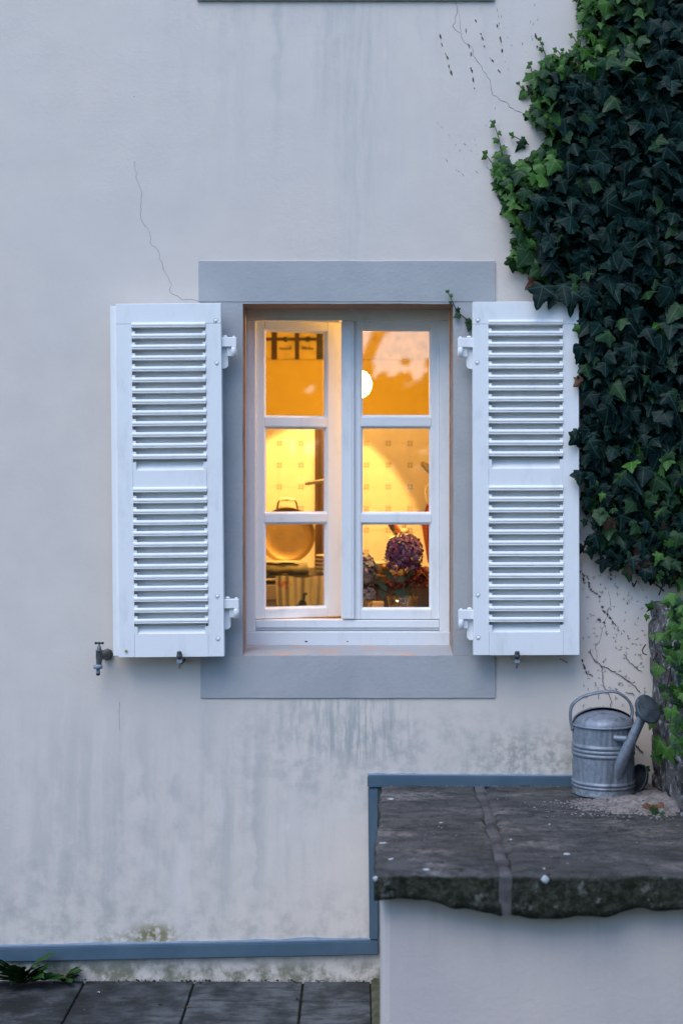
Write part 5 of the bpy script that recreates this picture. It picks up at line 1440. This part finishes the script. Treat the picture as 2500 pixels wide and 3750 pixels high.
h3, g3 = hydrangea("rust red hydrangea behind the purple one", 1522, 2115, TY+.10, 42, 'petal_red', 1500, 90, .013, (1.1, .8, 1))
g = MB(); floret_cloud(g, P(1458, 2132, TY+.1), .034, 60, .012, (1.1, .8, .8)); g.v = [(v[0]-g3.x, v[1]-g3.y, v[2]-g3.z) for v in g.v]
o = g.build("flower_head", M['petal_red'], h3); o["kind"] = "stuff"
# dark chair back below the flowers
ch = empty("dark_chair", (PX(1560, .8), .8, KZ0), "dark wooden chair back in the lower right pane", "chair")
co_ = Vector((PX(1560, .8), .8, KZ0))
MB().box(P(1495, 2290, .8)-co_, P(1640, 2135, .83)-co_+Vector((0, .03, 0)), bev=.006).build("back_panel", M['walnut'], ch)
MB().box((-.06, .0, 0), (-.03, .03, PZ(2289, .8)-KZ0), bev=.003).build("leg", M['walnut'], ch)
MB().box((.07, .0, 0), (.10, .03, PZ(2289, .8)-KZ0), bev=.003).build("leg", M['walnut'], ch)

# ------------------------------------------------------------------ garden opposite, seen mirrored in the panes
LG = 20.0
def refl(px, py, L=LG):
    d = D + YS + .02 + YS + L
    return Vector(((px-VX)/F*d, -L, EYE-(py-VY)/F*d))
hm = mat("hedge_leaf", (.012, .018, .010), .9, (.02, .03, .014), 2, spec=.1)
def bush(name, x0, x1, ztop, L, dens, label, cat, big=1.0):
    b = empty(name, ((x0+x1)/2, -L, 0), label, cat); o_ = Vector(((x0+x1)/2, -L, 0))
    MB().tube([(0, 0, -.1), (.05, 0, 1.0), (0, .1, ztop((x0+x1)/2)*.6)], [.12, .09, .04], 8).build("trunk", M['stem'], b)
    g = MB()
    for _ in range(int((x1-x0)*dens)):
        x = R.uniform(x0, x1); zt_ = ztop(x); z = zt_*(1-R.random()**1.6) + R.gauss(0, .12); y = R.uniform(-.7, .7)
        if z < 0: z = R.uniform(0, .5)
        s = R.uniform(.10, .22)*big; d = Vector((R.gauss(0, 1), R.gauss(0, 1), R.gauss(0, 1))).normalized(); u = d.orthogonal().normalized(); w = d.cross(u)
        c_ = Vector((x, -L+y, z))-o_
        g.add([c_-u*s, c_-w*s*.6, c_+u*s, c_+w*s*.6], [(0, 1, 2, 3)])
    g.build("crown", hm, b)
def top_mid(x): return 3.55+.35*mnoise.noise(Vector((x*1.1, 2, 0)))+.22*mnoise.noise(Vector((x*3.7, 5, 0)))-.12*max(0, x)
bush("garden_tree", -3, 2.4, top_mid, LG, 1100, "leafy garden tree mirrored low in the upper right pane", "tree")
bush("tall_garden_tree", 2.2, 30, lambda x: 8.5+1.2*mnoise.noise(Vector((x*.5, 3, 0))), LG, 330, "tall dark garden trees mirrored in the ajar sash", "tree", 2.6)
bush("garden_shrub", -16, -2.8, lambda x: 7.0+1.5*mnoise.noise(Vector((x*.6, 1, 0))), LG+1, 260, "garden shrubbery mirrored in the left of the panes", "shrub", 2.0)
lt = empty("leaning_tree", (refl(1300, 1450, 17).x-.6, -17, 0), "leaning bare trunk mirrored in the upper right pane", "tree"); lo_ = Vector((refl(1300, 1450, 17).x-.6, -17, 0))
a1, a2, a3 = refl(1335, 1330, 17)-lo_, refl(1378, 1235, 17)-lo_, refl(1430, 1120, 17)-lo_
MB().tube([Vector((0, 0, -.1)), Vector((.05, 0, 1.4)), a1-Vector((.12, 0, .5)), a1, a2, a3, a3+Vector((.5, 0, 1.2))], [.16, .14, .12, .10, .095, .09, .05], 10).build("trunk", M['stem'], lt)
b1 = refl(1390, 1212, 17)-lo_
MB().tube([a2, b1+Vector((.25, .1, .10)), b1+Vector((.8, .2, .3))], [.05, .035, .02], 8).build("limb", M['stem'], lt)
